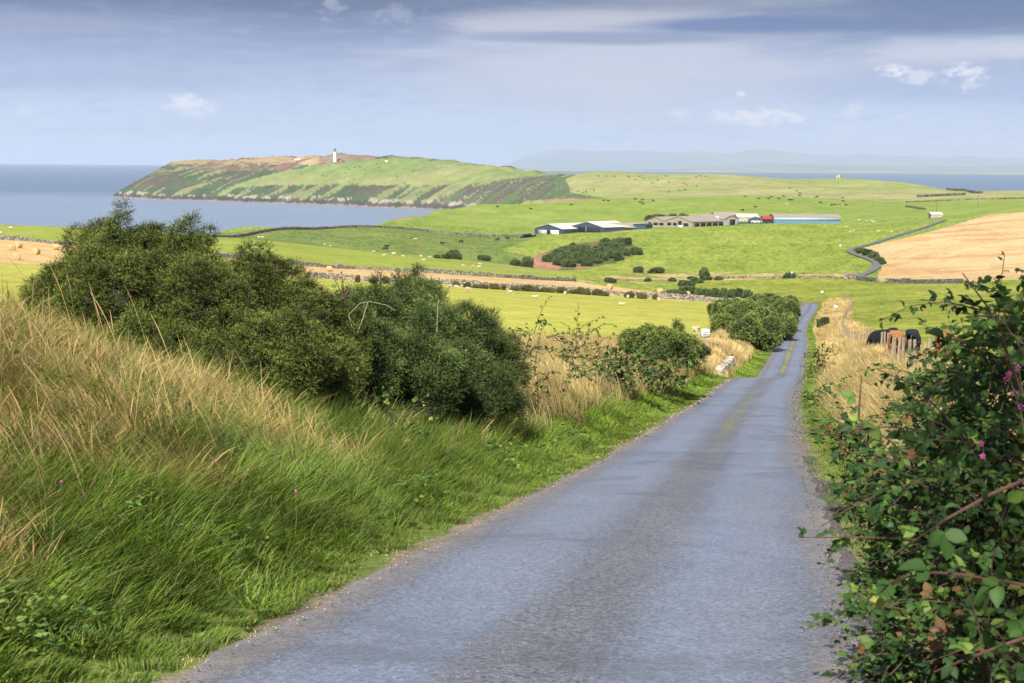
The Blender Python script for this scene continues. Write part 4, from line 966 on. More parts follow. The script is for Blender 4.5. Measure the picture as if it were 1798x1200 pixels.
def sheet_metal(name, col, rust=.25, period=1.0):
    def b(t):
        co = t.n('ShaderNodeTexCoord').outputs['Object']
        wv = t.n('ShaderNodeTexWave', {'Vector': co, 'Scale': .9/period, 'Distortion': .3}, wave_type='BANDS', bands_direction='Y').outputs[0]
        n = t.noise(co, .35, 6, .65); c = t.mix(t.ramp(n, [(.45, 0.0), (.72, rust)]), col, (.26, .17, .11))
        c = t.mix(t.ramp(t.noise(co, 1.4, 4, .6), [(.3, .25), (.6, 0.0)]), c, tuple(k*.55 for k in col))
        c = t.mix(1.0, c, t.ramp(wv, [(0, .82), (1, 1.08)]), 'MULTIPLY')
        return pbsdf(t, c, .6, None, .3)
    return mat(name, b)
SLATE = sheet_metal('roof_fibre', (.30, .265, .235), .55); PALE = sheet_metal('roof_pale', (.62, .58, .50), .15); NAVY = sheet_metal('clad_navy', (.045, .075, .125), .05)
WHITE = simple('white_paint', (.78, .77, .74), .7, .12, .8); GREY = simple('block_wall', (.36, .34, .30), .9, .25, .6); TANW = simple('board_wall', (.29, .255, .20), .9, .3, .7)
DARK = simple('inside_shade', (.012, .016, .024), .8, .2, 1); RED = sheet_metal('roof_red', (.40, .045, .045), .1); BLUE = sheet_metal('clad_blue', (.10, .20, .34), .08); SKYB = sheet_metal('clad_sky', (.34, .46, .56), .1)  # the near-black one paints the unlit interior on boxes standing for openings
def shed(label, u, v, W, Lg, eh, rh, head, wall, roof, D=None, openings=(), sides=(), name='barn', group=None, over=.35):
    """gable front centred on a photo pixel at ground level; the ridge runs away on heading head (degrees right of the view)"""
    if D is None: x, y = hit(u, v, 500)
    else: a = float(pix_dir(u, v)[0]); x, y = a*D, D
    z = gz1(x, y)
    t = thing(name, label, 'barn' if name == 'barn' else name.replace('_', ' '), (x, y, z), -R(head), group)
    MB().prism([(-W/2, -1.5), (W/2, -1.5), (W/2, eh), (0, rh), (-W/2, eh)], 0, Lg).build('wall', wall, t)
    k = (rh-eh)/(W/2); o = over; th_ = .22
    MB().prism([(-W/2-o, eh-o*k+.03), (0, rh+.03), (W/2+o, eh-o*k+.03), (W/2+o, eh-o*k+.03+th_), (0, rh+.03+th_), (-W/2-o, eh-o*k+.03+th_)], -.4, Lg+.4).build('roof', roof, t)
    for (nm, m, x0, x1, z0, z1) in openings:
        MB().box(x0, x1, -.14, .1, z0, z1).build(nm, m, t)
    for (nm, m, y0, y1, z0, z1) in sides:                       # on the long side that faces right
        MB().box(W/2-.1, W/2+.14, y0, y1, z0, z1).build(nm, m, t)
        MB().box(-W/2-.14, -W/2+.1, y0, y1, z0, z1).build(nm, m, t)
    return t

# ------------------------------------------------------------------ the farm
shed('navy gabled barn with pale roof at the left end of the farm, white panelled front', 963, 411.5, 22, 33, 3.2, 5.7, 45, NAVY, PALE,
     openings=[('front_panel', GREY, -8, -1.2, -1, 2.3), ('doorway', DARK, -1.2, 1.6, -1, 2.5), ('front_panel', WHITE, 1.7, 8, -1, 2.4)], sides=[('opening', DARK, 2, 14, -.5, 2.2), ('opening', DARK, 16, 30, -.5, 2.2)])
shed('second navy gabled barn from the left with wide dark open front', 1031, 408.5, 25, 24, 3.2, 6.0, 45, NAVY, PALE, openings=[('opening', DARK, -7, 10, -1, 3.0), ('post', GREY, -1, -.6, -1, 3.2)])
shed('low barn with small navy gable and weathered grey roof', 1069, 406, 11, 26, 2.0, 4.4, 62, NAVY, SLATE, sides=[('opening', DARK, 4, 12, -.5, 1.4), ('opening', DARK, 14, 23, -.5, 1.4)])
shed('low dark flat-roofed shed between the two groups of barns', 1123, 403, 8, 9, 2.6, 2.9, 30, NAVY, NAVY)
shed('tan gabled cattle barn with a row of dark window gaps in front of the trees', 1151, 399, 17, 22, 3.3, 5.9, 50, TANW, SLATE, openings=[('window', DARK, -6.5, -3.5, 1.2, 2.7), ('window', DARK, -1.5, 1.8, 1.2, 2.7), ('window', DARK, 3.2, 6.5, 1.2, 2.7)])
shed('largest tan gabled cattle barn with long weathered brown roof', 1191, 399.5, 21, 34, 3.4, 6.2, 48, TANW, SLATE,
     openings=[('window', DARK, -8.5, -5.5, 1.0, 2.6), ('window', DARK, -4, -1.2, 1.0, 2.6), ('doorway', DARK, 0, 2.6, 1.4, 3.8), ('front_panel', WHITE, -.2, 3.0, -.5, 1.3), ('window', DARK, 4.2, 7.6, .9, 2.6)],
     sides=[('opening', DARK, 2+5.4*i, 6.2+5.4*i, .9, 2.7) for i in range(5)])
shed('small barn with a bright white gable end', 1262, 396, 8.2, 14, 3.1, 5.1, -42, WHITE, PALE)
shed('grey barn with a tall dark doorway right of the white gable', 1284, 395.5, 13, 22, 3.6, 5.7, -40, GREY, SLATE, openings=[('door', DARK, -1.5, 3.2, -1, 3.3), ('front_panel', BLUE, 4.6, 6.2, -1, 2.4)])
shed('brown roofed barn standing behind the grey one', 1252, 380, 14, 14, 3.4, 5.4, 85, GREY, SLATE, D=905)
shed('pale roofed low shed behind the small dark ones', 1292, 380, 12, 13, 2.6, 4.4, 87, GREY, PALE, D=890)
shed('small dark barn with a pale panel on its front', 1327, 392.5, 8.5, 12, 2.5, 3.7, 8, NAVY, SLATE, openings=[('front_panel', WHITE, -2.6, 3.6, -1, 1.5)])
shed('small barn with a red roof and dark open front', 1338, 392, 9, 5, 2.6, 4.1, 88, DARK, RED)
bb = shed('long blue barn with pale blue cladding above, at the right end of the farm', 1355, 392, 15, 39.5, 3.9, 5.4, 89, BLUE, SLATE)
MB().box(7.5-.02, 7.5+.14, -.2, 39.7, 2.0, 4.0).build('upper_cladding', SKYB, bb)
f0 = hit(1297, 393.5, 500); f1 = hit(1352, 392.5, 500)
stone_wall('yard_wall', 'low dark yard wall between the grey barn and the blue barn', [f0, ((f0[0]+f1[0])/2, (f0[1]+f1[1])/2), f1], 1.2, .6, 1.0, 31, (.05, .055, .065))
# black wrapped silage bales by the first barn
def bale_mesh(name, rad, wd, m, parent=None, seg=18, label=None, rough=.02, seed=1, **kw):
    g = np.random.RandomState(seed); pr = [(0.001, -wd/2), (rad*.55, -wd/2-.01), (rad*.93, -wd/2), (rad, -wd/2+.07), (rad*1.01, -wd*.2), (rad*1.012, wd*.2), (rad, wd/2-.07), (rad*.93, wd/2), (rad*.55, wd/2+.01), (.001, wd/2)]
    V, Fa = [], []
    for r_, z_ in pr:
        for k in range(seg):
            a = 2*math.pi*k/seg; q = r_*(1 + rough*g.normal()); V.append((z_*(1+rough*g.normal()), q*math.cos(a), max(q*math.sin(a), -rad*.94) + rad*.94))
    for i in range(len(pr)-1): Fa += [(i*seg+k, i*seg+(k+1) % seg, (i+1)*seg+(k+1) % seg, (i+1)*seg+k) for k in range(seg)]
    return mesh_obj(name, V, np.array(Fa), m, parent, True)
def straw(t):
    co = t.n('ShaderNodeTexCoord').outputs['Object']; sp = t.n('ShaderNodeSeparateXYZ', {0: co})
    st = t.n('ShaderNodeCombineXYZ', {0: sp.outputs[0], 1: t.math('MULTIPLY', sp.outputs[1], 4), 2: t.math('MULTIPLY', sp.outputs[2], 4)}).outputs[0]
    n = t.noise(st, 7, 6, .7); rr_ = t.math('SQRT', t.math('ADD', t.math('POWER', sp.outputs[1], 2.0), t.math('POWER', t.math('SUBTRACT', sp.outputs[2], .6), 2.0)))
    sw = t.math('SINE', t.math('MULTIPLY', rr_, 62.0)); face = t.math('GREATER_THAN', t.math('ABSOLUTE', sp.outputs[0]), .57)
    c = t.mix(t.ramp(n, [(.3, 0.0), (.7, 1.0)]), (.36, .22, .10), (.66, .46, .24))
    c = t.mix(t.math('MULTIPLY', face, t.ramp(sw, [(0, 0.0), (.9, .35)])), c, (.30, .19, .09))
    return pbsdf(t, c, .9, t.n('ShaderNodeBump', {'Height': n, 'Strength': .6, 'Distance': .04}).outputs[0], .15)
STRAW = mat('straw', straw); WRAP = simple('black_wrap', (.012, .014, .022), .35, .3, 3, .5)
k_ = 0; proto = None
for row, n in ((0, 9), (1, 5)):
    for i in range(n):
        a, t_ = pix_dir(915 + 3.1*i + row*4, 412); Y = 792 + i*1.2; X = float(a)*Y
        if proto is None: o = proto = bale_mesh('silage_bale', .62, 1.15, WRAP)
        else: o = proto.copy(); C.objects.link(o)
        o.location = (X, Y, gz1(X, Y) + row*1.1); o.rotation_euler = (0, 0, 1.4)
        tag(o, ordinal(i) + ' black wrapped bale from the left in the ' + ('lower' if row == 0 else 'upper') + ' row beside the first barn', 'bale', 'black wrapped silage bales by the farm')
# ------------------------------------------------------------------ straw bales
B = [(21.5, 440, 2.2), (33, 436, 1.0), (98.5, 439, .5), (64, 447, 1.3), (30, 457, 2.0), (578, 477, .4), (533, 489, 1.1), (675, 491, .2), (1071, 508, .9), (1159, 516, .7), (1207, 521.5, 1.0), (1235, 522.5, 2.3)]
BL = ['straw bale, left one of the close pair in the stubble at the far left', 'straw bale, upper one of the close pair in the stubble at the far left', 'straw bale just left of the biggest gorse bush',
      'straw bale low in the far left stubble, half hidden in its own hollow', 'straw bale nearest the lower edge of the far left stubble', 'lone straw bale above the leafy sapling', 'straw bale peeping over the right end of the biggest gorse bush',
      'low flattened straw bale beside the stone wall above the feeding sheep', 'straw bale at the tip of the stubble, farthest from the sign', 'straw bale right behind the stone wall, second of four',
      'straw bale left of the last one behind the wall', 'straw bale closest to the dark hedge, its round end showing']
proto = None
for (u, v, rz), lb in zip(B, BL):
    x, y = hit(u, v, 200)
    if proto is None: o = proto = bale_mesh('straw_bale', .66, 1.22, STRAW, seg=26)
    else: o = proto.copy(); C.objects.link(o)
    o.location = (x, y, gz1(x, y)); o.rotation_euler = (0, 0, rz); tag(o, lb, 'bale', 'round straw bales left in the stubble')
    if 'flattened' in lb: o.scale = (1, 1, .55)

# ------------------------------------------------------------------ lighthouse and headland buildings
def on_ridge(u, D, dv=0):
    a = float(pix_dir(u, 280)[0]); return a*D, D, gz1(a*D, D)
x, y, z = on_ridge(588, 2820)
lh = thing('lighthouse', 'tall white lighthouse on the crest of the headland', 'lighthouse', (x, y, z - .5))
MB().lathe([(3.9, -1), (3.7, 1), (3.4, 3), (3.05, 10), (2.75, 18.5), (2.7, 19.4), (3.3, 20.2)], 28).build('tower', WHITE, lh, True)
OCH = simple('ochre_stone', (.42, .33, .20), .8, .2, 2)
MB().lathe([(3.5, 20.2), (3.6, 20.5), (3.6, 20.9), (2.2, 20.95)], 28).build('gallery', OCH, lh)
rl = MB()
for k in range(20): a = 2*math.pi*k/20; rl.tube([(3.45*math.cos(a), 3.45*math.sin(a), 20.9), (3.45*math.cos(a), 3.45*math.sin(a), 22.0)], .06, 5)
rl.lathe([(3.40, 21.95), (3.52, 21.95), (3.52, 22.07), (3.40, 22.07)], 28); rl.build('railing', simple('rail', (.25, .25, .25)), lh)
MB().lathe([(2.0, 20.9), (2.0, 22.0), (1.95, 22.0), (1.95, 24.2), (2.1, 24.3)], 20).build('lantern_room', simple('lantern_glass', (.10, .12, .15), .15, .1, 1, .6), lh)
MB().lathe([(2.25, 24.25), (1.9, 25.2), (1.1, 26.0), (.35, 26.4), (.3, 26.9), (.02, 27.3)], 20).build('dome', simple('lead_dome', (.05, .06, .08), .5), lh, True)
for k in range(3): MB().box(-.35, .35, -3.7 + .28*k, -2.6, 5+4.8*k, 6.3+4.8*k).build('window', DARK, lh)
shed('tiny white cottage on the headland crest left of the lighthouse', 517, 279, 7, 17, 3.2, 5.0, 82, WHITE, WHITE, D=2975, name='cottage', openings=[('window', DARK, -1, 1, 1, 2.2)], sides=[('window', DARK, 3, 4.6, 1, 2.2), ('window', DARK, 9, 10.6, 1, 2.2)])
shed('grey livestock shed with a dark open bay on the right shoulder of the headland', 777, 289, 12, 25, 4.2, 6.2, 84, GREY, SLATE, D=2600, name='shed', sides=[('opening', DARK, 9, 17, -1, 3)])
for (u, D, L_, lb) in ((676, 2765, 5, 'tiny white hut on the headland skyline nearest the masts'), (694, 2755, 6, 'tiny white hut in the middle of the headland skyline'), (722, 2740, 10, 'long low white hut on the headland skyline')):
    shed(lb, u, 281, 5, L_, 2.2, 3.2, 86, WHITE, SLATE, D=D, name='hut', openings=[('doorway', DARK, -.8, .6, -.5, 1.9)])
shed('small square stone hut alone on the crest of the far right hill', 1472, 313, 6, 6, 4.6, 6.6, 30, GREY, SLATE, D=2070, name='hut', openings=[('doorway', DARK, -.8, .8, -.5, 2)])
shed('low hut with a pale roof beside a mast, below the far right hill', 1632, 383, 5, 7, 2.2, 3.3, 80, GREY, PALE, D=None, name='hut', openings=[('doorway', DARK, -.8, .8, -.5, 2)])
POLE = simple('pole_wood', (.13, .11, .10), .85, .3, 4)
def pole(label, u, v, H, D=None, r=.16, arm=True):
    if D is None: x, y = hit(u, v, 400)
    else: x, y, _ = on_ridge(u, D)
    t = thing('utility_pole', label, 'pole', (x, y, gz1(x, y)))
    MB().tube([(0, 0, -.5), (0, 0, H*.5), (0, 0, H)], [r, r*.85, r*.65], 8).build('pole', POLE, t)
    if arm: MB().box(-1.0, 1.0, -.07, .07, H-.7, H-.5).build('crossarm', POLE, t)
pole('thin mast on the headland skyline, closer to the lighthouse', 631, 0, 9, 2790, .28); pole('thin mast on the headland skyline, farther from the lighthouse', 659, 0, 11, 2775, .30)
pole('dark utility pole on the far right slope above the stubble field', 1717, 364, 9, None, .22); pole('utility pole standing beside the low hut', 1644, 381, 9, None, .2)
pole('faint utility pole right of the headland pasture centre', 761, 302, 9, None, .2); pole('faint utility pole on the pale shoulder right of the headland pasture', 812, 317, 9, None, .2)
pole('faint utility pole on the hillside above the blue barn', 1532, 362, 8, None, .15)

# ------------------------------------------------------------------ beasts
def beast(name, verts, edges, radii, m, parent=None, sub=1, wool=0, seed=1, link=True):
    me = bpy.data.meshes.new(name); me.from_pydata(verts, edges, []); o = bpy.data.objects.new(name, me); C.objects.link(o)
    o.modifiers.new('s', 'SKIN'); sv = me.skin_vertices[0].data
    for i, r in enumerate(radii): sv[i].radius = r if hasattr(r, '__len__') else (r, r)
    sv[0].use_root = True
    o.modifiers.new('u', 'SUBSURF').levels = sub
    dg = bpy.context.evaluated_depsgraph_get(); ev = o.evaluated_get(dg); nm = bpy.data.meshes.new_from_object(ev)
    bpy.data.objects.remove(o); nm.name = name
    co = np.empty(len(nm.vertices)*3, np.float32); nm.vertices.foreach_get('co', co); co = co.reshape(-1, 3)
    if not wool and sub > 1:                                    # soften the corners of the swept sections
        ed = np.empty(len(nm.edges)*2, np.int32); nm.edges.foreach_get('vertices', ed); ed = ed.reshape(-1, 2); dg_ = np.bincount(ed.ravel(), minlength=len(co))[:, None]
        for it in range(14):
            acc = np.zeros_like(co); np.add.at(acc, ed[:, 0], co[ed[:, 1]]); np.add.at(acc, ed[:, 1], co[ed[:, 0]]); avg = acc/np.maximum(dg_, 1)
            thick = np.clip((co[:, 2:3] - .5)/.3, 0, 1)*.6*(1 if it % 2 == 0 else -.5); co = (co + (avg - co)*thick).astype(np.float32)
        nm.vertices.foreach_set('co', co.ravel())
    if wool:
        nn = np.empty(len(nm.vertices)*3, np.float32); nm.vertices.foreach_get('normal', nn); nn = nn.reshape(-1, 3)
        k = (fbm(co[:, 0]*14 + co[:, 1]*9, co[:, 2]*14 + co[:, 1]*5, 3, seed) - .45)*wool*(co[:, 2] > .28)
        co = co + nn*k[:, None]; nm.vertices.foreach_set('co', co.ravel())
    nm.polygons.foreach_set('use_smooth', np.ones(len(nm.polygons), bool)); nm.materials.clear(); nm.materials.append(m)
    o = bpy.data.objects.new(name, nm); C.objects.link(o); return o
def cow_mesh(m, graze, sub=1, swing=0.0):
    V = [(-.55, 0, 1.06), (-.95, 0, 1.12), (0, 0, 1.0), (.45, 0, 1.0), (.80, 0, 1.08)]; r = [(.33, .36), (.25, .24), (.37, .40), (.33, .38), (.22, .27)]; E = [(0, 1), (0, 2), (2, 3), (3, 4)]
    hd = [(1.08, swing*.3, .80, .16), (1.30, swing*.6, .44, .125), (1.42, swing*.8, .24, .10), (1.50, swing, .08, .075)] if graze else [(1.08, swing*.3, 1.28, .17), (1.28, swing*.7, 1.42, .135), (1.48, swing, 1.32, .10), (1.62, swing*1.2, 1.22, .08)]
    p = 4
    for (x, y, z, q) in hd: V.append((x, y, z)); r.append(q); E.append((p, len(V)-1)); p = len(V)-1
    h = 6 - 0
    for s in (-1, 1): V.append((V[6-0][0]-.06, V[6][1] + s*.20, V[6][2]+.07)); r.append((.045, .03)); E.append((6, len(V)-1))
    for s in (-1, 1):
        b = 3
        for (x, z, q) in ((.52, .72, .12), (.50, .42, .07), (.52, .14, .048), (.55, .03, .06)): V.append((x, s*.19, z)); r.append(q); E.append((b, len(V)-1)); b = len(V)-1
        b = 1
        for (x, z, q) in ((-.80, .80, .17), (-.70, .60, .11), (-.94, .42, .07), (-.88, .14, .05), (-.84, .03, .06)): V.append((x, s*.21, z)); r.append(q); E.append((b, len(V)-1)); b = len(V)-1
    V.append((-1.10, 0, 1.04)); r.append((.15, .15)); E.append((1, len(V)-1))
    b = 1
    for (x, z, q) in ((-1.16, 1.16, .045), (-1.24, .85, .03), (-1.22, .55, .03), (-1.22, .42, .05)): V.append((x, .02, z)); r.append(q); E.append((b, len(V)-1)); b = len(V)-1
    return beast('cow', V, E, r, m, sub=sub)
def sheep_mesh(m, graze, sub=2, lying=False, seed=1):
    lz = -.24 if lying else 0
    V = [(-.2, 0, .56+lz), (-.44, 0, .56+lz), (.10, 0, .55+lz), (.36, 0, .58+lz)]; r = [(.24, .23), (.19, .20), (.25, .24), (.20, .22)]; E = [(0, 1), (0, 2), (2, 3)]
    hd = [(.52, .50, .12), (.62, .26, .075), (.70, .10, .05)] if graze and not lying else [(.52, .74+lz, .11), (.66, .80+lz, .08), (.80, .72+lz, .05)]
    p = 3
    for (x, z, q) in hd: V.append((x, 0, z)); r.append(q); E.append((p, len(V)-1)); p = len(V)-1
    for s in (-1, 1): V.append((V[5][0]-.03, s*.11, V[5][2]+.02)); r.append((.03, .02)); E.append((5, len(V)-1))
    if not lying:
        for s in (-1, 1):
            b = 3
            for (x, z, q) in ((.34, .34, .055), (.34, .18, .032), (.34, .02, .03)): V.append((x, s*.12, z)); r.append(q); E.append((b, len(V)-1)); b = len(V)-1
            b = 1
            for (x, z, q) in ((-.40, .34, .06), (-.46, .2, .035), (-.42, .02, .03)): V.append((x, s*.12, z)); r.append(q); E.append((b, len(V)-1)); b = len(V)-1
    return beast('sheep', V, E, r, m, sub=sub, wool=.05, seed=seed)
BLACK = simple('black_coat', (.010, .010, .014), .6, .3, 5, .35); BROWN = simple('brown_coat', (.26, .115, .045), .65, .30, 3.5, .25); TAN = simple('tan_coat', (.50, .30, .16), .7, .2, 4)
FLEECE = simple('fleece', (.52, .44, .34), .95, .18, 14, .1, bump=.3)
def stand(o, x, y, rz, s=1.0):
    e = .6; dzx = (gz1(x+e, y) - gz1(x-e, y))/(2*e); dzy = (gz1(x, y+e) - gz1(x, y-e))/(2*e)
    n = Vector((-dzx, -dzy, 1)).normalized(); f = Vector((math.cos(rz), math.sin(rz), 0)); f = (f - n*f.dot(n)).normalized(); l = n.cross(f)
    o.matrix_world = Matrix.Translation((x, y, gz1(x, y) - .02)) @ Matrix(((f.x, l.x, n.x, 0), (f.y, l.y, n.y, 0), (f.z, l.z, n.z, 0), (0, 0, 0, 1))) @ Matrix.Scale(s, 4)
def place_px(u, D): return float(pix_dir(u, 600)[0])*D, D
for (u, D, m, rz, gr, lb) in ((1579, 57.5, BROWN, 1.2, True, 'brown cow seen from behind, right by the fence posts'), (1605, 60.5, BLACK, 1.25, True, 'black cow standing right behind the brown one at the fence'),
                              (1553, 67, BLACK, 1.95, True, 'black cow mostly hidden left of the brown one, only its dark back showing'), (1664, 57, BROWN, 1.1, True, 'reddish brown cow on its own, half hidden by brambles')):
    o = cow_mesh(m, gr, 3, .1); x, y = place_px(u, D); stand(o, x, y, rz, .96); tag(o, lb, 'cow')
PR = {('cow', 0): cow_mesh(BLACK, True, 1), ('cow', 1): cow_mesh(BLACK, False, 1, .2), ('brown', 0): cow_mesh(TAN, True, 1), ('brown', 1): cow_mesh(BROWN, False, 1),
      ('sheep', 0): sheep_mesh(FLEECE, True, 2, seed=1), ('sheep', 1): sheep_mesh(FLEECE, False, 2, seed=2), ('sheep', 2): sheep_mesh(FLEECE, False, 2, True, 3)}
def herd(kind, pts, where, group, dmin, name, scale=1.0, dmax=4600):
    pts = sorted(pts)
    for i, (u, v, *k) in enumerate(pts):
        g = np.random.RandomState(int(u*7 + v)); kk = k[0] if k else int(g.rand() < .35)
        if kk == 2 and kind != 'sheep': kk = 1
        pr = PR[(kind, kk)]; x, y = hit(u, v, dmin, dmax); o = pr.copy(); C.objects.link(o)
        rz = k[1] if len(k) > 1 else (g.choice([0, math.pi]) + g.normal(0, .5)); stand(o, x, y, rz, scale)
        tag(o, (ordinal(i) + ' ' if len(pts) > 1 else '') + where, name, group if len(pts) > 1 else None)
Z2 = lambda L: [(450 + x/3.996, 220 + y/3.996, *k) for x, y, *k in L]
Z3 = lambda L: [(860 + x/4.086, 250 + y/4.086, *k) for x, y, *k in L]
Z4 = lambda L: [(1260 + x/3.342, 250 + y/3.342, *k) for x, y, *k in L]
herd('cow', Z2([(405,306),(512,290),(635,302),(650,317),(628,337),(693,299),(727,294),(762,316),(848,277),(858,302),(1040,310),(1105,328),(1135,324),(318,347),(468,354),(495,360),(480,397),(680,384),(652,402),(672,410),(706,414),(988,362),(903,409),(1040,408)]),
     'tiny black cow from the left on the headland pasture', 'tiny black cattle on the headland pasture', 2000, 'cow', 1.25)
herd('cow', Z3([(780,247),(835,249),(895,249),(993,249),(1003,260),(1077,249),(1103,262),(1045,274),(1268,248),(1480,255),(1510,245),(1550,249),(1205,277),(1167,299),(1285,292),(1485,320)]),
     'tiny black cow from the left near the top of the middle hill', 'tiny black cattle near the top of the middle hill', 1400, 'cow', 1.2)
herd('cow', Z3([(585,342),(632,357),(690,362),(668,367),(748,348),(1360,350),(1400,347),(1285,362)]), 'tiny black cow from the left low on the middle hill', 'tiny black cattle low on the middle hill', 1400, 'cow', 1.2)
herd('brown', Z3([(1385,297),(1402,300),(1410,312)]), 'tiny brown cow from the left on the middle hill', 'tiny brown cattle on the middle hill', 1400, 'cow', 1.25)
herd('cow', Z3([(300,429),(55,470),(295,486),(587,457),(818,426),(850,427),(1043,415),(1082,437),(1096,422),(1098,447),(1172,426)]), 'black cow from the left grazing on the green slope behind the barns', 'black cattle on the green slope behind the barns', 700, 'cow', 1.15)
herd('cow', Z4([(423,274),(465,290),(483,304),(481,319),(163,325),(240,337),(298,336),(315,327),(358,336),(387,323),(422,344),(435,345),(578,328),(586,322),(603,360),(670,376),(690,373),(732,332),(737,352),(752,374),(222,387),(145,406)]),
     'black cow from the left on the slopes above the blue barn', 'black cattle on the slopes above the blue barn', 800, 'cow', 1.2)
herd('brown', Z4([(715,372),(735,374),(405,370)]), 'brown cow from the left on the slopes above the blue barn', 'brown cattle on the slopes above the blue barn', 800, 'cow', 1.2)
herd('cow', Z2([(1305,842),(1435,829),(1690,814),(1762,806)]), 'black cow from the left in the field below the thin dark wall', 'black cattle in the field below the thin dark wall', 500, 'cow', 1.1)
herd('cow', Z2([(915,863,1),(903,880,0)]), 'black cow from the left of the pair on the stream bank', 'pair of black cattle on the stream bank', 450, 'cow')
herd('brown', Z2([(1117,812,0),(1123,860,1)]), 'light brown cow from the left in the field with the black cattle', 'pair of light brown cattle', 450, 'cow')
herd('sheep', Z2([(1280,1152,0,2.9),(1357,1146,0),(1402,1150,0,.1),(1485,1164,0,.3),(1785,1186,0,2.6)]) + Z3([(322,1118,2,0.1),(543,1097,0,1.2),(991,1122,0,1.4),(1207,1144,1,1.7),(942,1172,2,0)]),
     'sheep from the left in the mown field in front of the long stone wall', 'sheep in front of the long stone wall', 150, 'sheep', 1.0, 330)
herd('sheep', [(1223, 589, 1, -1.4)], 'cream sheep facing the road, right behind the nearest white sign', None, 80, 'sheep', 1.1, 200)
herd('sheep', Z2([(477,846),(517,854),(820,898),(898,922),(957,908),(967,911),(1028,929),(1158,930),(1217,935),(1177,955),(1452,994),(1522,1000),(1567,985),(1565,1004)]), 'white sheep from the left in the yellow-green field beyond the stubble', 'white sheep beyond the stubble', 300, 'sheep', 1.05, 620)
herd('sheep', [(p[0]/3.596, 200 + p[1]/3.596) for p in ((3,763),(68,730),(1575,838),(1607,856),(1635,787),(1657,787))], 'white sheep from the left near the sea edge of the fields', 'white sheep near the sea edge', 300, 'sheep', 1.1, 800)
herd('sheep', Z4([(630,501),(755,501),(778,533),(797,526),(945,529),(1020,533),(830,461),(873,467),(903,468),(917,471)]), 'white sheep from the left on the grass right of the blue barn', 'white sheep right of the blue barn', 500, 'sheep', 1.2, 1000)
for o in PR.values(): bpy.data.objects.remove(o)

# ------------------------------------------------------------------ signs and fence
def text_mesh(txt, size, m, parent, loc, name='lettering'):
    cu_ = bpy.data.curves.new(name, 'FONT'); cu_.body = txt; cu_.size = size; cu_.align_x = 'CENTER'; cu_.extrude = .002; cu_.offset = .003
    o = bpy.data.objects.new(name, cu_); C.objects.link(o); dg = bpy.context.evaluated_depsgraph_get(); me = bpy.data.meshes.new_from_object(o.evaluated_get(dg)); bpy.data.objects.remove(o)
    o = bpy.data.objects.new(name, me); C.objects.link(o); me.materials.clear(); me.materials.append(m); o.parent = parent; o.location = loc; o.rotation_euler = (math.pi/2, 0, 0); return o
INK = simple('sign_ink', (.02, .02, .02), .5, .05, 5); STEEL = simple('galvanised', (.30, .30, .31), .5, .2, 6, .5); SIGNW = simple('sign_white', (.80, .81, .82), .45, .05, 4)
def sign(label, u, D, vtop, size, vb=None):
    x, y = place_px(u, D); z = gz1(x, y); zt = float(pix_dir(u, vtop)[1])*D - z; zt = max(zt, size + .5)
    t = thing('passing_place_sign', label, 'road sign', (x, y, z), -math.atan2(x, y)*.6, 'white square roadside signs')
    MB().tube([(0, .035, -.4), (0, .035, zt - .03)], .028, 10).build('post', STEEL, t)
    p = MB().box(-size/2, size/2, -.012, .004, zt-size, zt).build('panel', SIGNW, t)
    fr = MB(); e = size/2
    for (a, b, c_, d) in ((-e, e, zt-.016, zt), (-e, e, zt-size, zt-size+.016), (-e, -e+.016, zt-size+.016, zt-.016), (e-.016, e, zt-size+.016, zt-.016)): fr.box(a, b, -.016, -.0125, c_, d)
    fr.build('border', INK, t)
    text_mesh('Passing', size*.235, INK, t, (0, -.0145, zt - size*.50)); text_mesh('place', size*.235, INK, t, (0, -.0145, zt - size*.72))
sign('nearest white square passing place sign, on the left verge before the brow', 1238.5, 66, 577, .42)
sign('white passing place sign in dry grass right of the lane, before the bend', 1465.5, 172, 536.5, .44)
sign('white passing place sign standing just beyond the bend of the lane', 1440.5, 300, 511, .55)
sign('tiny white sign beside the valley track', 1386.5, 432, 477.5, .55); sign('tiny white sign at the distant upper bend', 1469.5, 585, 430, .7); 
def off_f(Y): return np.interp(Y, [0, 150, 225, 260, 290], [5.0, 5.2, 7.6, 8.0, 6.5])
WOOD = simple('weathered_post', (.27, .22, .16), .9, .3, 9)
fn = thing('post_and_wire_fence', 'weathered wooden post and wire fence along the right side of the lane', 'fence', (0, 0, 0))
fp = []; y = 39.0; g = np.random.RandomState(3)
while y < 286: fp.append((float(road_x(y) + off_f(y)), y)); y += (2.9 if y < 160 else 3.6)
tops = []
for i, (x, y) in enumerate(fp[:97]):
    z = gz1(x, y); tx, ty = g.normal(0, .05, 2); r = .055 if y < 160 else .08; H = 1.22 + g.normal(0, .05)
    n = 7; m_ = MB().tube([(x, y, z-.3), (x + tx*.5, y + ty*.5, z + H*.5), (x + tx, y + ty, z + H)], [r*1.05, r, r*.92], 7); m_.build('post', WOOD, fn); tops.append((x + tx, y + ty, z + H))
for k in (.08, .42, .80): MB().tube([(a, b, c_ - k) for a, b, c_ in tops], .006, 4).build('wire', STEEL, fn)
gt = [float(v_) for v_ in (0,)]
gx_, gy_ = hit(1549, 497, 330); gt = thing('field_gate', 'wooden field gate in the gap of the dark far wall', 'gate', (gx_, gy_, gz1(gx_, gy_)), .1)
for k in range(5): MB().box(-1.5, 1.5, -.04, .04, .25 + .22*k, .34 + .22*k).build('rail', WOOD, gt)
for s in (-1.6, 1.6): MB().box(s-.1, s+.1, -.1, .1, -.3, 1.5).build('gatepost', WOOD, gt)

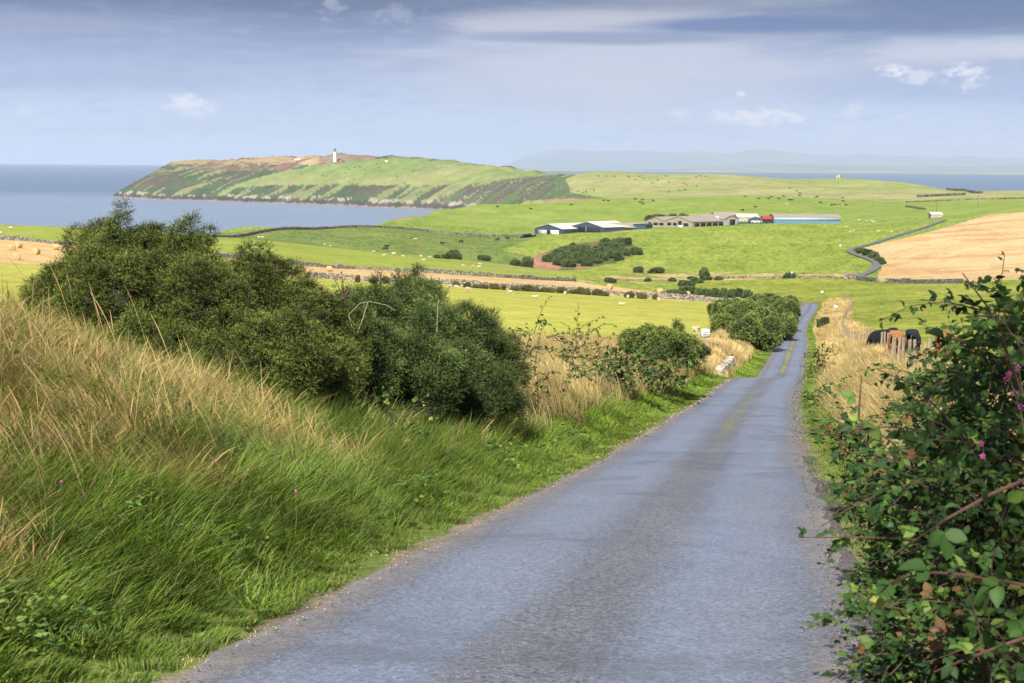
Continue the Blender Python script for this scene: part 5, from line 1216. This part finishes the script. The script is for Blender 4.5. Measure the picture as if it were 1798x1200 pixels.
# ------------------------------------------------------------------ brambles
def leaf_template(n=6, fold=.25, droop=.25, wd=.36):
    t = np.linspace(0, 1, n); w_ = wd*np.sin(np.clip(t, 0, 1)**.75*math.pi)**.8*(1 + .10*np.cos(t*math.pi*9)); w_[0] = w_[-1] = .004
    z = -droop*t**2
    return np.concatenate([np.stack([-w_, t, z + fold*w_], 1), np.stack([0*t, t, z], 1), np.stack([w_, t, z + fold*w_], 1)]), np.array([(k*n+i, (k+1)*n+i, (k+1)*n+i+1, k*n+i+1) for k in range(2) for i in range(n-1)])
def brambles(name, label, cat, canes, leaf, seed, every=.06, cane_r=.004, cols=None, flower=False, off=0.0, trip=True, cane_col=(.13, .065, .045), parent=None, first=.15):
    """canes: lists of points (x, y, z); leaves in threes along them"""
    g = np.random.RandomState(seed); LT = [leaf_template(7, f, d) for f, d in ((.25, .2), (.4, .45), (.1, .1))]; V, Fa, Cc, nb = [], [], [], 0
    cols = np.array(cols if cols is not None else [(.028, .066, .014), (.042, .088, .018), (.070, .125, .024), (.026, .058, .020), (.13, .19, .035), (.20, .22, .05), (.12, .065, .028)])
    pr_ = np.array([.29, .27, .17, .18, .05, .015, .025]); pr_ = pr_[:len(cols)]/pr_[:len(cols)].sum()
    c0 = np.mean([c[0] for c in canes], 0); z0 = gz1(c0[0], c0[1])
    t = parent or thing(name, label, cat, (c0[0], c0[1], z0)); O = np.array([c0[0], c0[1], z0]) if parent is None else np.zeros(3)
    tb = MB()
    for cn in canes:
        P = smooth_line(np.array(cn, float) - O, .05, 2) if len(cn) > 2 else np.array(cn, float) - O
        seg = np.linalg.norm(np.diff(P, axis=0), axis=1); s = np.concatenate([[0], np.cumsum(seg)]); T_ = s[-1]
        Q = np.stack([np.interp(np.linspace(0, T_, max(4, int(T_/.09))), s, P[:, k]) for k in range(3)], 1)
        rr_ = list(cane_r*np.linspace(1.25, .45, len(Q)))
        if len(canes) <= 20: MB().tube([tuple(q) for q in Q], rr_, 6).build('cane', simple('cane_bark', cane_col, .7, .3, 30), t)
        else: tb.tube([tuple(q) for q in Q], rr_, 5)
        p = T_*first + g.uniform(0, every)
        while p < T_:
            q = np.array([np.interp(p, s, P[:, k]) for k in range(3)]); d = np.array([np.interp(min(p+.03, T_), s, P[:, k]) for k in range(3)]) - q
            d = d/(np.linalg.norm(d) + 1e-6); side = np.cross(d, g.normal(size=3)); side /= np.linalg.norm(side) + 1e-6
            ax = side*g.uniform(.6, 1.0) + d*g.uniform(.1, .7) + np.array([0, 0, .15]); ax /= np.linalg.norm(ax)
            L_ = leaf*g.uniform(.6, 1.25)*(1 - .45*(p/T_)**3); pet = q + ax*L_*.45
            col_ = cols[g.choice(len(cols), p=pr_)]*g.uniform(.75, 1.25)
            for a in ((-1.15, .78), (0, 1.0), (1.15, .78)) if trip else ((0, 1),):
                nrm = np.array([0, 0, 1.0]) + g.normal(0, .45, 3) + np.array([0, -.25, 0]); nrm -= ax*nrm.dot(ax); nrm /= np.linalg.norm(nrm); bx_ = np.cross(ax, nrm)
                yv = ax*math.cos(a[0]) + bx_*math.sin(a[0]); xv = np.cross(yv, nrm); lt, lf = LT[g.randint(3)]
                V.append(pet + (lt[:, :1]*xv + lt[:, 1:2]*yv + lt[:, 2:]*nrm)*L_*a[1]); Fa.append(lf + nb); nb += len(lt)
                Cc.append(np.tile(col_*g.uniform(.85, 1.15), (len(lt), 1))*np.concatenate([np.ones(7), np.full(7, 1.25), np.ones(7)])[:, None])
            p += every*g.uniform(.6, 1.5)
    mesh_obj('leaves', np.concatenate(V), np.concatenate(Fa), M_LEAF, t, attrs={'tint': np.concatenate(Cc)})
    if tb.V: tb.build('canes', simple('cane_bark', cane_col, .7, .3, 30), t)['kind'] = 'stuff'
    return t
def pp(u, v, Y): a, t = pix_dir(u, v); return (float(a)*Y, Y, float(t)*Y)
def rand_canes(lobes, n, seed, L=(.4, 1.1), drift=(-.5, -.1, .5)):
    g = np.random.RandomState(seed); out = []; W_ = np.array([l[3]*l[5] for l in lobes]); W_ /= W_.sum()
    for _ in range(n):
        l = lobes[g.choice(len(lobes), p=W_)]; d = g.normal(size=3); d /= np.linalg.norm(d); r = g.rand()**.45
        p = np.array(l[:3]) + d*np.array(l[3:])*r*.95
        gz_ = gz1(p[0], p[1]); p[2] = max(p[2], gz_ + .05)
        v = g.normal(size=3)*.6 + np.array(drift) + d*.5; v /= np.linalg.norm(v); T_ = g.uniform(*L); pts = [p.copy()]
        for k in range(4):
            v = v + np.array([0, 0, -.34]) + g.normal(size=3)*.14; v /= np.linalg.norm(v); p = p + v*T_/4
            p[2] = max(p[2], gz_ + .03); pts.append(p.copy())
        out.append(pts)
    return out
RBc = 0
RB = px_lobes([(1800, 580, 45, 50, 4.8), (1790, 660, 50, 60, 5.2), (1745, 720, 70, 50, 5.6), (1655, 705, 50, 30, 7.0), (1660, 790, 60, 45, 6.4), (1785, 830, 80, 80, 4.6, 1.2), (1680, 890, 75, 55, 5.2), (1610, 950, 45, 45, 5.6), (1760, 1000, 80, 90, 4.4, 1.2), (1700, 1110, 80, 80, 4.4, 1.2), (1780, 1180, 80, 80, 3.9, 1.2), (1620, 860, 50, 35, 6.0), (1600, 1040, 40, 50, 5.2), (1640, 1170, 60, 50, 4.6)])
feat = [[pp(1795, 690, 4.4), pp(1755, 585, 4.4), pp(1740, 545, 4.4), pp(1718, 505, 4.4), pp(1690, 480, 4.4)], [pp(1850, 545, 4.2), pp(1798, 523, 4.2), pp(1768, 535, 4.2), pp(1757, 546, 4.2)], [pp(1730, 640, 4.6), pp(1700, 590, 4.6), pp(1665, 595, 4.6), pp(1638, 622, 4.6)],
        [pp(1740, 555, 4.4), pp(1715, 556, 4.3), pp(1690, 548, 4.3)], [pp(1755, 830, 4.6), pp(1650, 720, 4.8), pp(1590, 665, 5), pp(1540, 648, 5)], [pp(1700, 775, 5), pp(1640, 760, 5), pp(1570, 748, 5.2), pp(1490, 753, 5.2), pp(1420, 769, 5.3)],
        [pp(1680, 880, 4.8), pp(1600, 820, 5), pp(1540, 797, 5.1), pp(1465, 793, 5.2)], [pp(1640, 850, 5), pp(1560, 768, 5.2), pp(1495, 733, 5.4)], [pp(1720, 960, 4.6), pp(1600, 947, 4.9), pp(1520, 943, 5), pp(1402, 944, 5.1)],
        [pp(1830, 830, 3.3), pp(1720, 875, 3.3), pp(1640, 925, 3.35), pp(1550, 988, 3.5)], [pp(1600, 850, 4.9), pp(1510, 880, 5), pp(1442, 925, 5.1)], [pp(1506, 760, 5.6), pp(1507, 735, 5.6), pp(1513, 660, 5.6)], [pp(1860, 1040, 3.4), pp(1720, 1012, 3.5), pp(1600, 1000, 3.7), pp(1520, 1060, 3.9)],
        [pp(1850, 700, 4.0), pp(1790, 610, 4.0), pp(1760, 560, 4.1)], [pp(1830, 1110, 3.2), pp(1740, 1140, 3.2), pp(1640, 1180, 3.3)]]
br = brambles('bramble_bush', 'tangled bramble bush with arching canes filling the right foreground', 'bramble', feat, .060, 401, .075, .0042, first=.05, cane_col=(.085, .045, .035))
cc = rand_canes(RB, 640, 402, (.22, .5), (-.25, -.1, .35))
O = np.array(br.location); brambles('', '', '', [[tuple(np.array(p) - O) for p in c] for c in cc], .040, 403, .027, .0026, parent=br)
LM = px_lobes([(955, 598, 45, 35, 25.5), (925, 600, 35, 35, 24), (1010, 605, 40, 28, 28), (1060, 612, 40, 22, 33), (1000, 650, 70, 35, 25)])
f2 = [[pp(940, 640, 25), pp(945, 590, 25), pp(962, 560, 25), pp(980, 585, 25)], [pp(985, 640, 26), pp(1010, 585, 26), pp(1035, 563, 26), pp(1066, 558, 26)], [pp(925, 610, 24), pp(935, 575, 24), pp(920, 570, 24)], [pp(1000, 630, 26), pp(1020, 590, 26), pp(1045, 580, 26)]]
brambles('bramble_bush', 'straggling brambles with arching sprays in dry grass right of the gorse', 'bramble', f2 + rand_canes(LM, 60, 405, (.4, 1.0), (.1, -.3, .5)), .062, 404, .07, .006)
for i, (u, v, Y, lb) in enumerate(((1100, 640, 36, 'low bramble patch in dry grass below the rounded gorse bush'), (1165, 655, 41, 'low dark bramble patch near the verge below the nearest sign'), (690, 775, 16.0, 'leafy bramble patch in the long grass under the middle gorse bush'), (1470, 700, 40, 'low green bramble patch in the dry grass right of the lane'), (1545, 860, 8.2, 'dark bramble shoots spilling from the big bramble towards the lane edge'), (1500, 775, 12.5, 'low dark bramble mound on the right verge just beyond the big one'), (1440, 640, 62, 'dark bramble patch beside the lane on its right, near the brow'))):
    lb_ = px_lobes([(u, v, 34 if Y < 15 else 45 if Y < 50 else 25, 22 if Y < 50 else 30, Y)]); brambles('bramble_bush', lb, 'bramble', rand_canes(lb_, 60, 410+i, (.15, .36) if Y < 15 else (.4, .9), (0, -.3, .5)), .07 if Y < 20 else .11, 420+i, .08, .005)
sp = brambles('sapling', 'slender leafy sapling rising between the two large gorse bushes', 'sapling', [[pp(612, 640, 17.3), pp(606, 560, 17.3), pp(603, 520, 17.3), pp(600, 476, 17.3)], [pp(605, 530, 17.3), pp(596, 505, 17.3), pp(585, 488, 17.3)], [pp(604, 525, 17.3), pp(614, 508, 17.3), pp(617, 500, 17.3)], [pp(604, 548, 17.3), pp(590, 535, 17.3), pp(582, 520, 17.3)]], .085, 430, .055, .010, trip=False, cane_col=(.30, .26, .17), first=.35)
dt = MB().tube([pp(626, 590, 17), pp(637, 560, 17), pp(646, 530, 17)], [.006, .005, .004]).tube([pp(618, 575, 17), pp(612, 553, 17), pp(632, 533, 17), pp(650, 530, 17), pp(678, 536, 17), pp(694, 546, 17)], [.005, .0045, .004, .003, .003, .002]).tube([pp(612, 555, 17), pp(622, 570, 17), pp(632, 572, 17)], [.003, .003, .002]).tube([pp(767, 585, 21), pp(768, 550, 21), pp(770, 525, 21)], [.006, .005, .003])
tag(dt.build('dead_twigs', simple('dead_wood', (.36, .29, .19), .8, .2, 20)), 'pale dead bramble twigs arching over the middle gorse bush', 'twigs')
# pink campions among the brambles
def campion(label, base, top, heads, m_pet, r=.011):
    t = thing('campion', label, 'wildflower', base); O = Vector(base)
    MB().tube([(0, 0, 0), tuple((Vector(top)-O)*.5 + Vector((.01, 0, 0))), tuple(Vector(top)-O)], [.0022, .0018, .0012], 5).build('stem', simple('flower_stem', (.20, .16, .08), .7, .2, 20), t)
    for h_ in heads:
        c_ = Vector(h_) - O; V = []; Fa = []
        for k in range(5):
            a = 2*math.pi*k/5 + .3; b = len(V); 
            for (rad, w_) in ((.002, .15), (r*.6, .42), (r, .50), (r*1.15, .2)):
                for s in (-1, 1): V.append((c_.x + rad*math.cos(a + s*w_*.8), c_.y - .004 + .3*rad, c_.z + rad*math.sin(a + s*w_*.8)))
            Fa += [(b+2*j, b+2*j+1, b+2*j+3, b+2*j+2) for j in range(3)]
        mesh_obj('flower', V, np.array(Fa), m_pet, t)
        MB().tube([tuple(c_ + Vector((0, .012, -.006))), tuple(c_)], [.003, .0045], 6).build('calyx', simple('calyx', (.20, .07, .08), .7, .2, 20), t)
PINK = simple('petal_pink', (.60, .08, .36), .6, .15, 60)
campion('tall pink campion with two bright flowers above the brambles', pp(1805, 800, 4.3), pp(1770, 655, 4.3), [pp(1771, 657, 4.3), pp(1767, 666, 4.3)], PINK, .009)
campion('pink campion with fading flowers at the right edge of the picture', pp(1812, 820, 4.2), pp(1787, 643, 4.2), [pp(1787, 646, 4.2), pp(1781, 691, 4.2), pp(1792, 714, 4.2)], PINK, .0085)
campion('small pink campion low in the brambles', pp(1730, 860, 4.4), pp(1724, 778, 4.4), [pp(1723, 779, 4.3), pp(1725, 801, 4.3)], PINK, .008)
for u, v, Y, lb in ((108, 846, 8.2, 'single pink flower in the long grass far left'), (519, 862, 9.5, 'single purple flower in the long grass below the gorse')):
    p = pp(u, v, Y); campion(lb, (p[0]-.02, p[1]+.05, gz1(p[0], p[1])), p, [p], PINK, .0085)

# ------------------------------------------------------------------ weeds in the verges
def weeds(name, n, y0, y1, o0, o1, size, seed, hmax=.3):
    g = np.random.RandomState(seed); q = g.rand(n*4); Y = np.exp(np.log(y0)*(1-q) + np.log(y1)*q); off = g.uniform(o0, o1, n*4); X = road_x(Y) + off
    k = g.rand(n*4) < np.clip((fbm(X/.7, Y/.7, 3, seed) - .5)*6, 0, 1); X, Y = X[k][:n], Y[k][:n]; Z = height(X, Y) + g.uniform(.05, hmax, len(X)); T = [leaf_template(6, f, d) for f, d in ((.2, .3), (.35, .5))]
    V, Fa, Cc = [], [], []; nb = 0
    for x, y, z in zip(X, Y, Z):
        c = np.array([(.07, .14, .03), (.10, .19, .04), (.15, .22, .05), (.055, .11, .035)][g.randint(4)])*g.uniform(.8, 1.25)
        for _ in range(g.randint(3, 7)):
            a = g.uniform(0, 6.28); ax = np.array([math.cos(a), math.sin(a), g.uniform(.1, .9)]); ax /= np.linalg.norm(ax); nr = np.array([0, 0, 1]) + g.normal(0, .3, 3); nr -= ax*nr.dot(ax); nr /= np.linalg.norm(nr); xv = np.cross(ax, nr)
            lt, lf = T[g.randint(2)]; L_ = size*g.uniform(.6, 1.4)*max(1, y/11); V.append(np.array([x, y, z]) + g.normal(0, .03, 3) + (lt[:, :1]*xv + lt[:, 1:2]*ax + lt[:, 2:]*nr)*L_); Fa.append(lf + nb); nb += len(lt); Cc.append(np.tile(c, (len(lt), 1)))
    tag(mesh_obj(name, np.concatenate(V), np.concatenate(Fa), M_LEAF, attrs={'tint': np.concatenate(Cc)}), kind='stuff')
weeds('weeds', 700, 4.5, 26, -5.5, -2.0, .036, 501); weeds('weeds', 260, 6, 50, 1.8, 4.5, .055, 502)

# ------------------------------------------------------------------ loose grit along the edges of the lane
def grit(name, n, y0, y1, o0, o1, size, seed, col=(.24, .21, .18)):
    g = np.random.RandomState(seed); q = g.rand(n); Y = np.exp(np.log(y0)*(1-q) + np.log(y1)*q); off = g.uniform(o0, o1, n); X = road_x(Y) + off
    Z = np.where(np.abs(off) < 1.5, road_z(Y) + .03, height(X, Y)) ; r = size*g.uniform(.4, 1.5, n)**1.5*np.maximum(1, Y/12)
    T = np.array([(1, 0, 0), (0, 1, 0), (-1, 0, 0), (0, -1, 0), (0, 0, .8), (0, 0, -.5)], float); f = np.array([(0, 1, 4), (1, 2, 4), (2, 3, 4), (3, 0, 4), (1, 0, 5), (2, 1, 5), (3, 2, 5), (0, 3, 5)])
    a = g.uniform(0, 6.28, n); P = T[None]*r[:, None, None]*(1 + g.normal(0, .25, (n, 6, 3))); c, s_ = np.cos(a)[:, None], np.sin(a)[:, None]
    V = np.stack([P[..., 0]*c - P[..., 1]*s_ + X[:, None], P[..., 0]*s_ + P[..., 1]*c + Y[:, None], P[..., 2] + Z[:, None]], -1).reshape(-1, 3)
    Fa = (f[None] + (np.arange(n)*6)[:, None, None]).reshape(-1, 3); cc_ = np.repeat(np.array(col)*g.uniform(.4, 1.7, (n, 1))*np.stack([np.ones(n), g.uniform(.9, 1.02, n), g.uniform(.8, 1.1, n)], 1), 6, 0)
    tag(mesh_obj(name, V, Fa, mat('grit', lambda t: pbsdf(t, t.n('ShaderNodeAttribute', attribute_name='tint').outputs['Color'], .85, None, .3)), attrs={'tint': cc_}), kind='stuff')
grit('gravel', 2400, 4, 60, -1.72, -1.40, .006, 601, (.20, .175, .145)); grit('gravel', 3000, 4, 60, 1.36, 1.72, .006, 602, (.12, .118, .12))

# an added, unseen thorn tree behind the camera, put in to shade the brambles
tt_ = thing('added_shade_tree', 'unseen hawthorn tree added behind the camera to shade the brambles', 'tree', (2.0, -1.0, gz1(2.0, -1.0)))
zt_ = -gz1(2.0, -1.0)
MB().tube([(0, 0, -.2), (.05, .05, 1.2), (-.15, .0, 2.6), (-.9, .0, zt_ + 3.6)], [.12, .10, .08, .04], 9).tube([(.05, .05, 1.4), (-.2, -.4, 2.4), (-1.0, -.5, zt_ + 3.8)], [.06, .045, .02], 7).tube([(0, 0, 1.7), (-.1, .4, 2.9), (-.3, .7, zt_ + 4.0)], [.05, .035, .02], 7).build('trunk', simple('bark', (.10, .075, .055), .9, .3, 8), tt_)
gl = np.random.RandomState(9); T = leaf_template(5, .2, .2); n = 9000; dd = gl.normal(size=(n, 3)); dd /= np.linalg.norm(dd, axis=1)[:, None]
P = np.array([-1.02, .0, zt_ + 3.8]) + dd*np.array([1.35, 1.3, 1.8])*(gl.rand(n, 1)**.4)*(.8 + .4*fbm(dd[:, 0]*2 + 4, dd[:, 1]*2 + dd[:, 2]*2, 3, 9))[:, None]
ax = gl.normal(size=(n, 3)); M = orient(ax); L_ = .055*gl.uniform(.7, 1.3, n)
V = np.einsum('nij,vj->nvi', M, T[0])*L_[:, None, None] + P[:, None]
mesh_obj('crown', V.reshape(-1, 3), (T[1][None] + (np.arange(n)*len(T[0]))[:, None, None]).reshape(-1, 4), M_LEAF, tt_, attrs={'tint': np.repeat(pick([(.04, .09, .02), (.07, .13, .03)], n, gl), len(T[0]), 0)})
